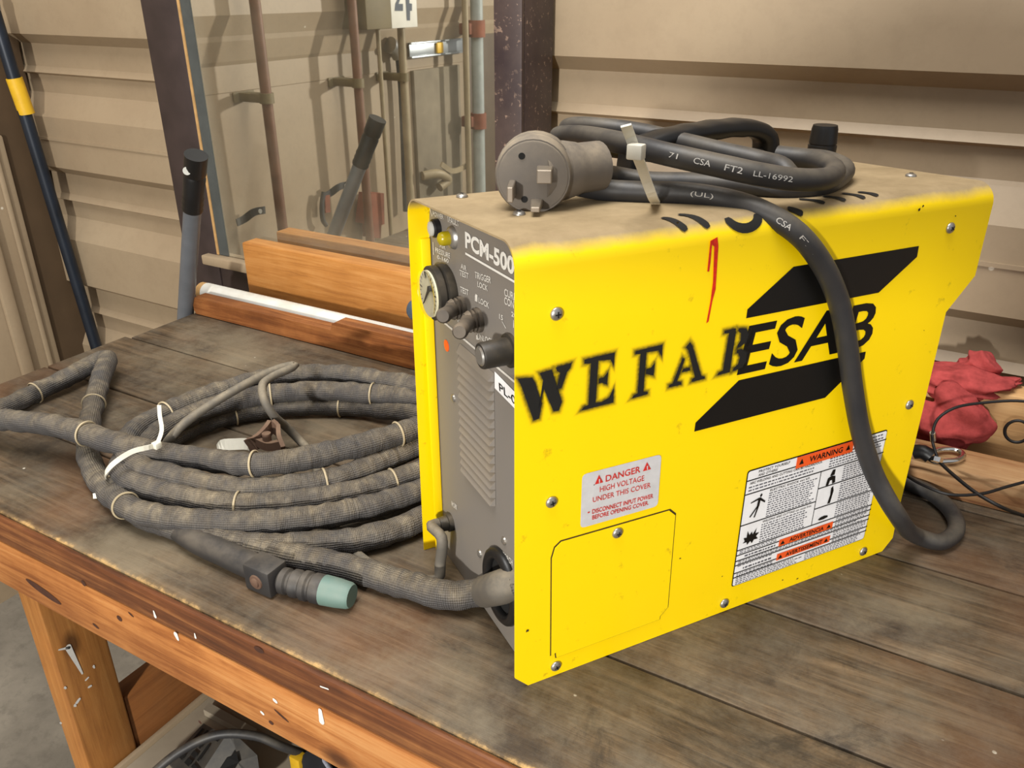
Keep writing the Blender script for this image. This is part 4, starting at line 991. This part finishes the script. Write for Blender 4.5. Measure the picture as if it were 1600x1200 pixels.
# clamp: two curved jaws on a pivot, cream tag
ja = B(392, 692, .034)-gc_.location; jb = B(440, 700, .03)-gc_.location; jt = B(424, 664, .05)-gc_.location
def jaw(P, rr): return tube(P, rr, 10, .004)
vw = Vector((0, 0, 1))
J = [B(388, 696, .034), B(402, 690, .040), B(416, 676, .046), B(424, 664, .05)]
K = [B(424, 664, .05), B(434, 672, .046), B(437, 690, .040), B(442, 704, .034)]
clm = link('earth_clamp', join_me([ribbon(gw(J), .008, .005, vw), ribbon(gw(K), .008, .005, vw), ribbon(gw([B(402, 690, .040), B(420, 697, .038), B(438, 694, .040)]), .005, .006, vw)]), M_rust, gc_, label='rusty iron earth clamp')
pv = B(417, 684, .046)-gc_.location; link('pivot', cyl(pv-vw*.006, pv+vw*.006, .005, n=14), M_rust, clm)
tgp = [B(340, 702, .030), B(346, 696, .036), B(366, 694, .038), B(388, 694, .036), B(396, 698, .030)]
link('tag', ribbon(gw(tgp), .0065, .0012, (-.1, .5, .8)), M_tie, gc_, label='cream paper tag')

# ------------------------------------------------------------------ timbers and pipe behind the coil
def zOn(px, py, y): return onY(px, py, y).z
yb = .884
bx0 = onY(297, 470, yb).x+.006; bz0 = onY(300, 464, yb).z; nx = onY(520, 520, yb).x; nz1 = onY(527, 505, yb).z; nz0 = onY(523, 524, yb).z
rb = .2
prof_b = [(bx0+.004, .9), (bx0, .906), (bx0, bz0-.004), (bx0+.004, bz0), (nx-.004, bz0+.001), (nx, nz1-.003), (nx+.006, nz1), (-.22, nz1), (-.22, .9)]
nb = link('notched_board', prism([Vector((x, yb, z)) for x, z in prof_b], (0, .026, 0)), M_boarddk)
tag(nb, 'low orange board with a stepped top edge in front of the white pipe', 'board')
pr = .0165
p0 = onY(322, 446, .94); p0.z = .9+pr; p1 = Vector((-.12, .942, .9+pr))
pp = thing('white_pipe', (p0.x, p0.y, .9), 'long white plastic pipe lying between two timbers on the bench', 'pipe')
q0 = Vector((0, 0, pr)); q1 = p1-Vector((p0.x, p0.y, .9))
link('tube', cyl(q0, q1, pr, n=24), M_pvc, pp)
link('end_plug', cyl(q0-Vector((.016, 0, 0)), q0+Vector((.004, 0, 0)), pr*.95, n=24, prof=[(0, pr*.8), (.2, pr*.97), (1, pr*.97)]), M_tan, pp, label='tan end plug')
yk = 1.0
kx = onY(377, 380, yk).x; kz = onY(376, 378, yk).z
plk = link('plank', box((kx, yk, .9003), (-.14, yk+.036, kz), .004), M_board); tag(plk, 'long orange timber standing on edge on the bench in front of the mirror', 'plank')
bc = onY(641, 483, .962)
cap = thing('round_cap', (bc.x, .965, .9), 'blue-grey round cap behind the left edge of the yellow machine', 'cap')
link('body', cyl((0, .0, bc.z-.9), (.05, .0, bc.z-.9), .018, n=24, prof=[(0, .013), (.1, .0165), (.3, .018), (1, .018)]), M_blue, cap)
link('stand', box((.012, -.012, .0), (.04, .012, bc.z-.9-.015), .002), M_blue, cap)

# ------------------------------------------------------------------ jack handle and corner pole
hb = Vector((-1.172, .885, .885)); htop = Vector((-1.03, .847, CAMZ-.224)); hd_ = (htop-hb)
jf = hb-hd_*((hb.z)/hd_.z)
jh = thing('jack_handle', (jf.x, jf.y, 0), 'grey steel tube handle with black grip leaning at the bench end', 'handle')
k_ = lambda t: jf+(htop-jf)*t-Vector((jf.x, jf.y, 0))
tb = .895
link('tube', cyl(k_(0), k_(.945), .0135, n=20), M_handle, jh)
link('grip', cyl(k_(.925), k_(1.0), .0165, n=24, prof=[(0, .0155), (.05, .0165), (.1, .0155), (.15, .0165), (.2, .0155), (.25, .0165), (.3, .0155), (.6, .0165), (.65, .0150), (.68, .0165), (1, .017)]), M_plastic, jh, label='black grip')
gp = k_(.985); link('grip_slot', cyl(gp+Vector((-.001, -.0150, -.004)), gp+Vector((.0, -.0168, -.004)), .006, n=14), M_lens, jh)
pt, pb = onX(22, 122, -1.845), onX(150, 540, -1.83)
pd = (pt-pb).normalized(); pfoot = pb-pd*(pb.z/pd.z); ptop = pt+pd*.16
po = thing('corner_pole', (pfoot.x, pfoot.y, 0), 'dark blue-black pole with a yellow band leaning in the wall corner', 'pole')
off = Vector((pfoot.x, pfoot.y, 0))
link('shaft', cyl(pfoot-off, ptop-off, .0135, n=18), M_pole, po)
ye = onX(42, 178, -1.842)
link('yellow_band', cyl(ye-off, pt-off, .0165, n=18), M_yband, po, label='yellow band')
link('pole_top', cyl(ptop-off-pd*.03, ptop-off, .016, n=18, prof=[(0, .0145), (.5, .016), (1, .006)]), M_alu, po, label='bare metal tip')

# ------------------------------------------------------------------ right side: timbers, rag, carabiner, wire
t1 = link('timber_offcut', box((-.06, .900, .9003), (.9, .955, .937), .003), M_redpine); tag(t1, 'red-streaked pine batten lying on the bench behind the machine, nearer of two', 'timber')
t2 = link('timber_offcut', box((-.04, 1.012, .9003), (.9, 1.05, .987), .004), M_pine); tag(t2, 'pale pine timber on edge under the red rag by the wall', 'timber')
# crumpled rag draped over the pale timber
def rag():
    bm = bmesh.new()
    def lump(c, sx, sy, sz, seed, fold, rot=0):
        r_ = bmesh.ops.create_icosphere(bm, subdivisions=5, radius=1); M_ = Matrix.Rotation(rot, 3, 'Y')
        for v in r_['verts']:
            q = v.co.copy(); a = 1-abs(noise.noise(Vector((q.x*.8+seed, q.y*.8, q.z*1.5+q.x*.5)))*2); b = 1-abs(noise.noise(Vector((q.x*1.1-seed, q.z*2.4+q.x*.6, q.y*1.2)))*2)
            d = 1+fold*(a-.55)+fold*.4*(b-.6)+.12*noise.noise(q*1.2+Vector((seed, 0, 3)))
            v.co = c+M_ @ Vector((q.x*sx*d, q.y*sy*d, q.z*sz*d))
    o = RAGP
    f = lambda px, py, y: onY(px, py, y)-o
    lump(f(1487, 655, .992), .040, .020, .040, 1.7, .34)
    lump(f(1497, 598, 1.025), .050, .030, .020, 5.1, .30, -.15)
    lump(f(1530, 575, 1.055), .022, .024, .020, 8.8, .26)
    lump(f(1556, 600, 1.04), .026, .016, .0075, 3.1, .25, -.35)
    for v in bm.verts: v.co.z = max(v.co.z, .003)
    return bm2me(bm, 180)
RAGP = Vector((.018, 1.0, .9))
rg_ = link('rag', rag(), M_rag, None, RAGP); tag(rg_, 'crumpled red cotton rag heaped on the pale timber behind the machine', 'rag')
cb0 = onZ(1462, 712, .937+.006)
cb = thing('carabiner', (cb0.x, cb0.y, .937), 'silver snap hook with black fitting lying on the timber beside the machine', 'carabiner')
zc = .9425
ring = [onZ(a, b, zc) for a, b in ((1452, 716), (1462, 705), (1482, 702), (1499, 705), (1505, 712), (1496, 719), (1476, 721), (1460, 721))]
link('hook', tube([q-cb.location for q in ring], .0032, 10, .003, True), M_chrome, cb)
a, b = onZ(1430, 706, zc+.003)-cb.location, onZ(1454, 714, zc+.003)-cb.location
link('fitting', tube([a, (a+b)/2+Vector((0, 0, .003)), b], .008, 12, .004), M_plastic, cb, label='black fitting')
a = onZ(1463, 722, zc+.004)-cb.location; b = onZ(1465, 715, zc+.008)-cb.location
link('nut', cyl(a, b, .006, n=6), M_chrome, cb)
wr = thing('wire_lanyard', onZ(1457, 685, .945), 'thin black wire looping from a small crimp across the pine timbers', 'wire')
ww = lambda P: [Vector(q)-wr.location for q in P]
zA = .95
wp1 = [onZ(1466, 720, .946), onZ(1457, 690, zA+.01), onZ(1457, 678, zA+.02), onZ(1465, 655, zA+.03), onZ(1490, 638, zA+.04), onZ(1540, 629, zA+.045), onZ(1600, 627, zA+.05), onZ(1660, 640, zA+.05)]
wp2 = [onZ(1466, 720, .946), onZ(1485, 738, .945), onZ(1525, 770, .943), onZ(1560, 790, .94), onZ(1600, 806, .92), onZ(1650, 825, .905)]
wp3 = [onZ(1405, 735, .93), onZ(1440, 757, .942), onZ(1480, 772, .9425), onZ(1530, 772, .9425), onZ(1575, 760, .943), onZ(1620, 748, .945)]
link('strand', tube(ww(wp1), .0016, 8, .006), M_wire, wr); link('strand', tube(ww(wp2), .0019, 8, .006), M_wire, wr); link('strand', tube(ww(wp3), .0016, 8, .006), M_wire, wr)
a = onZ(1457, 676, zA+.021)-wr.location; b = onZ(1458, 688, zA+.010)-wr.location; link('crimp', cyl(a, b, .003, n=12), M_chrome, wr, label='silver crimp')
rc = onZ(1601, 665, .99)
ri = link('wire_ring', tube([Vector((math.cos(t)*.012, 0, .0135+math.sin(t)*.0135)) for t in [2*math.pi*i/20 for i in range(20)]], .0018, 8, .004, True), M_wire, None, (rc.x, .993, .94)); tag(ri, 'black wire ring leaning on the pale timber at the right edge', 'ring')

# ------------------------------------------------------------------ under the bench
def Z(px, py, h): return onZ(px, py, shz+h)
bk = thing('steel_bracket', Z(370, 1160, 0), 'dusty black steel bracket with slots on the lower shelf', 'bracket')
kw = lambda P: [Vector(q)-bk.location for q in P]
link('ridge_plate', prism(kw([Z(362, 1142, .062), Z(402, 1180, .05), Z(408, 1225, .03), Z(398, 1230, .02), Z(372, 1190, .045)]), (0, 0, -.004)), M_bracket, bk)
fcp = link('face_plate', prism(kw([Z(355, 1146, .06), Z(366, 1144, .062), Z(392, 1182, .045), Z(402, 1222, .02), Z(330, 1262, .014), Z(305, 1222, .02)]), (0, 0, -.004)), M_bracket, bk)
link('slotted_plate', prism(kw([Z(318, 1130, .030), Z(352, 1150, .045), Z(300, 1232, .022), Z(262, 1190, .012)]), (0, 0, -.004)), M_bracket, bk)
A_, B_, C_, D_ = kw([Z(318, 1130, .0312), Z(352, 1150, .0462), Z(300, 1232, .0232), Z(262, 1190, .0132)])
def SQ(a, b): return A_*(1-a)*(1-b)+B_*a*(1-b)+C_*a*b+D_*(1-a)*b
for (a0, b0, a1, b1) in ((.12, .10, .20, .40), (.30, .08, .38, .22), (.46, .08, .54, .22), (.62, .10, .90, .16), (.30, .30, .38, .44), (.46, .30, .54, .44), (.66, .28, .74, .62), (.10, .52, .30, .62), (.40, .52, .58, .62), (.10, .68, .30, .80), (.40, .68, .58, .80), (.64, .70, .92, .77)):
    link('slot', flat([[SQ(a0, b0), SQ(a1, b0), SQ(a1, b1), SQ(a0, b1)]], Vector((0, 0, .0012))), M_darkgap, bk)
link('cut_out', flat([kw([Z(357, 1184, .0505), Z(372, 1178, .051), Z(376, 1192, .0455), Z(362, 1204, .043), Z(352, 1222, .034), Z(338, 1226, .032), Z(344, 1204, .042)])], Vector((0, -.002, .003))), M_darkgap, bk)
ubp = Z(360, 1135, 0)
ub = link('flat_bar', prism([Vector((q.x, q.y, .0015)) for q in [Z(*c, 0)-ubp for c in ((320, 1119), (329, 1108), (404, 1150), (394, 1160))]], (0, 0, .012)), M_shelf, None, ubp); tag(ub, 'dusty flat bar lying on the lower shelf behind the black bracket', 'bar')
cb2 = link('shelf_cable', tube([Z(225, 1220, .03)-Z(225, 1220, 0), Z(280, 1175, .06)-Z(225, 1220, 0), Z(340, 1148, .078)-Z(225, 1220, 0), Z(400, 1150, .07)-Z(225, 1220, 0), Z(440, 1166, .05)-Z(225, 1220, 0), Z(475, 1178, .02)-Z(225, 1220, 0)], .006, 10, .006), M_cord, None, Z(225, 1220, 0)); tag(cb2, 'grey cable draped over the black bracket on the lower shelf', 'cable')
yc = link('yellow_clip', box((-.008, -.008, 0), (.010, .008, .03), .002), M_yband, None, Z(468, 1203, 0)); tag(yc, 'small yellow piece beside the black bag on the lower shelf', 'clip')
def bagmesh():
    bm = bmesh.new(); bmesh.ops.create_icosphere(bm, subdivisions=4, radius=1)
    for v in bm.verts:
        n_ = noise.noise(v.co*2.2)*.18; v.co = Vector((v.co.x*.07*(1+n_), v.co.y*.06*(1+n_), max(-.0, .035+v.co.z*.035*(1+n_))))
    return bm2me(bm, 180)
bgp = Z(556, 1218, 0)
bag = thing('black_bag', bgp, 'black cloth bag with white-blue cord on the lower shelf', 'bag')
link('body', bagmesh(), M_cloth, bag)
M_rope = plain('white_blue_cord', srgb(190, 196, 214), .8, 0, .5, 300)
link('cord', tube([Z(498, 1176, .04)-bgp, Z(506, 1186, .056)-bgp, Z(514, 1198, .066)-bgp, Z(524, 1214, .072)-bgp], .0035, 8, .004), M_rope, bag, label='braided white-blue cord')

# ------------------------------------------------------------------ left wall fittings (seen in the mirror)
def ML(px, py, x=LEFTX): p = onX(px, py, x); return Vector((p.x, 2*MIRY-p.y, p.z))
def conduit(a, b, rr, mat, name, label, cl=None, grp=None):
    xx = LEFTX+.045
    A = ML(*a, xx); Bq = ML(*b, xx); yy = (A.y+Bq.y)/2
    t = thing(name, (xx, yy, 0), label, 'pipe')
    link('tube', cyl((0, 0, .3), (0, 0, 3.0), rr, n=18), mat, t)
    if cl:
        z = ML(*cl, xx).z
        link('clamp', join_me([cyl((0, 0, z-.014), (0, 0, z+.014), rr*1.35, n=18), box((-.09, -rr*1.3, z-.012), (0, rr*1.3, z+.012), .002), box((-.093, -rr*2.6, z-.014), (-.088, rr*2.6, z+.014), .001)], 30), M_box, t)
    return t
conduit((398, 0), (444, 378), .0155, M_conduit, 'wall_conduit', 'brown upright conduit reflected at left in the mirror, ahead of its twin', (406, 155))
conduit((548, 0), (566, 200), .0150, M_conduit, 'wall_conduit', 'brown upright conduit reflected in the mirror beside the khaki box', (556, 130))
conduit((592, 60), (606, 300), .0075, M_conduit2, 'wall_conduit', 'thin tan conduit reflected below the khaki box, nearer of two', None)
conduit((631, 60), (637, 300), .0135, M_conduit2, 'wall_conduit', 'tan conduit reflected in the mirror in front of the spirit level', (634, 120))
jb0, jb1 = ML(572, 47, LEFTX+.07), ML(611, 47, LEFTX+.07)
zt0 = jb0.z
jbx = thing('junction_box', (LEFTX, (jb0.y+jb1.y)/2, zt0), 'khaki wall box with a white number plate reflected in the mirror', 'box')
hw_ = abs(jb0.y-jb1.y)/2
link('body', box((-.05, -hw_-.0, 0), (.075, hw_, .25), .003), M_box, jbx)
pyl, pyr = ML(612, 40, LEFTX+.075).y-jbx.location.y, ML(652, 40, LEFTX+.075).y-jbx.location.y
pl_ = link('number_plate', box((.072, min(pyl, pyr), .0), (.0765, max(pyl, pyr), .2), .001), M_plate, jbx, label='white number plate')
def PLp(px, py): p = ML(px, py, LEFTX+.078); return Vector((.0775, p.y-jbx.location.y, p.z-zt0))
link('plate_figures', flat([[PLp(*q) for q in ((617, 17), (618, 6), (623, -6), (626, -2), (623, 6), (630, 6), (630, 17))], [PLp(*q) for q in ((634, -6), (640, -6), (640, 5), (644, 6), (644, 17), (641, 17), (641, 32), (636, 32))]]), M_num, pl_, label='dark stencilled figures')
def wallthing(name, label, cat, pxy): 
    p = ML(*pxy, LEFTX-.045); return thing(name, p, label, cat)
lvl = wallthing('spirit_level', 'aluminium spirit level with yellow vial hung on the wall, reflected in the mirror', 'level', (690, 75))
def LV(px, py, dx=.0): p = ML(px, py, LEFTX-.03); return p-lvl.location+Vector((dx, 0, 0))
a0, a1 = LV(641, 68), LV(725, 58); b0, b1 = LV(641, 92), LV(725, 82)
ymin, ymax = min(a0.y, a1.y), max(a0.y, a1.y); zt_l, zb_l = (a0.z+a1.z)/2, (b0.z+b1.z)/2
link('body', join_me([box((0, ymin, zt_l-.006), (.02, ymax, zt_l), .001), box((0, ymin, zb_l), (.02, ymax, zb_l+.006), .001), box((.007, ymin, zb_l), (.011, ymax, zt_l), .0005)]), M_alu, lvl)
v0 = LV(686, 70); link('vial', box((.012, v0.y-.02, zb_l+.008), (.022, v0.y+.02, zt_l-.008), .003), M_yband, lvl, label='yellow vial')
hm = wallthing('hung_tool', 'dark metal tool hung behind the tan conduit, reflected in the mirror', 'tool', (622, 100))
def HT(px, py): return ML(px, py, LEFTX-.02)-hm.location
link('head', tube([HT(609, 70), HT(616, 75), HT(622, 90)], lambda t: .028-.008*t, 14, .01), M_steel, hm)
link('shaft', tube([HT(622, 90), HT(626, 130), HT(634, 330)], .011, 10, .03), M_bracket, hm)
def hookset(px, py, lab):
    t = wallthing('wall_hook', lab, 'hook', (px, py)); H = lambda a, b, dx=.03: ML(a, b, LEFTX-.05+dx)-t.location
    link('strap', ribbon([H(px-20, py+12), H(px-8, py+6), H(px+6, py-4, .05), H(px+24, py-8, .05)], .011, .004, (0, 0, 1)), M_bracket, t)
    h2 = H(px+16, py-6, .056); link('eye', cyl(h2, h2+Vector((.003, 0, 0)), .007, n=12), M_lens, t)
    return t
hookset(390, 336, 'dark strap hook low at left in the mirror reflection')
h3 = hookset(524, 296, 'dark strap hook with a reddish link in the mirror reflection')
H = lambda a, b, dx=.03: ML(a, b, LEFTX-.05+dx)-h3.location
link('red_link', tube([H(506, 300), H(503, 320), H(505, 345), H(510, 352)], .008, 8, .01), M_bracket, h3); link('tag', ribbon([H(511, 305), H(512, 332)], .012, .004, (0, 1, 0)), M_rustp, h3)
rbk = wallthing('rusty_block', 'rust-red clamp block on the wall reflected beside the machine', 'block', (590, 340))
RB = lambda a, b, x=LEFTX+.02: ML(a, b, x)-rbk.location
pts_ = [RB(578, 302), RB(600, 302), RB(601, 350), RB(596, 352), RB(595, 372), RB(584, 372), RB(583, 350), RB(572, 350)]
link('body', prism(pts_, (-.05, 0, 0)), M_rustp, rbk)
wd = link('wall_board', None or bpy.data.meshes.new('m'), None)
bpy.data.objects.remove(wd)
pa, pb_ = ML(652, 200, LEFTX-.03), ML(722, 200, LEFTX-.03)
wdp = thing('weathered_panel', (LEFTX-.045, (pa.y+pb_.y)/2, .5), 'weathered grey-brown panel on the wall reflected under the spirit level', 'panel')
hw2 = abs(pa.y-pb_.y)/2; ztp = ML(690, 105, LEFTX-.03).z
link('board', box((-.004, -hw2, 0), (.012, hw2, ztp-.5), .003), M_weather, wdp)
tp_ = thing('wall_tap', ML(690, 275, LEFTX-.02), 'pale tap with lever handle reflected in the mirror just left of the machine', 'tap')
TPp = lambda a, b, dx=0: ML(a, b, LEFTX-.02)-tp_.location+Vector((dx, 0, 0))
link('body', tube([TPp(660, 275), TPp(675, 270, .03), TPp(690, 280, .03), TPp(680, 292, .02)], .018, 12, .01), M_conduit2, tp_)
link('lever', ribbon([TPp(676, 255, .04), TPp(690, 265, .05), TPp(716, 256, .05)], .01, .008, (0, .2, 1)), M_conduit2, tp_)
conduit((727, 0), (732, 280), .012, M_conduit2, 'wall_conduit', 'pale tan pipe reflected near the right edge of the mirror', None)
da, db = ML(728, 100, LEFTX-.045), ML(800, 100, LEFTX-.045)
dk = thing('dark_panel', (LEFTX-.048, (da.y+db.y)/2, .4), 'dark brown board on the wall behind the pale blue pipe, reflected in the mirror', 'panel')
link('board', box((-.0015, -abs(da.y-db.y)/2, 0), (.008, abs(da.y-db.y)/2, .86), .002), M_cornerd, dk)
t9 = conduit((745, 60), (749, 250), .024, M_pale, 'blue_pipe', 'pale blue upright pipe with rusty clamps reflected beside the right column', None)
for py in (45, 190):
    z = ML(742, py, LEFTX+.045).z
    link('rusty_clamp', join_me([cyl((0, 0, z-.03), (0, 0, z+.03), .032, n=18), box((-.05, -.05, z-.02), (0, .05, z+.02), .003)], 30), M_rustp, t9)
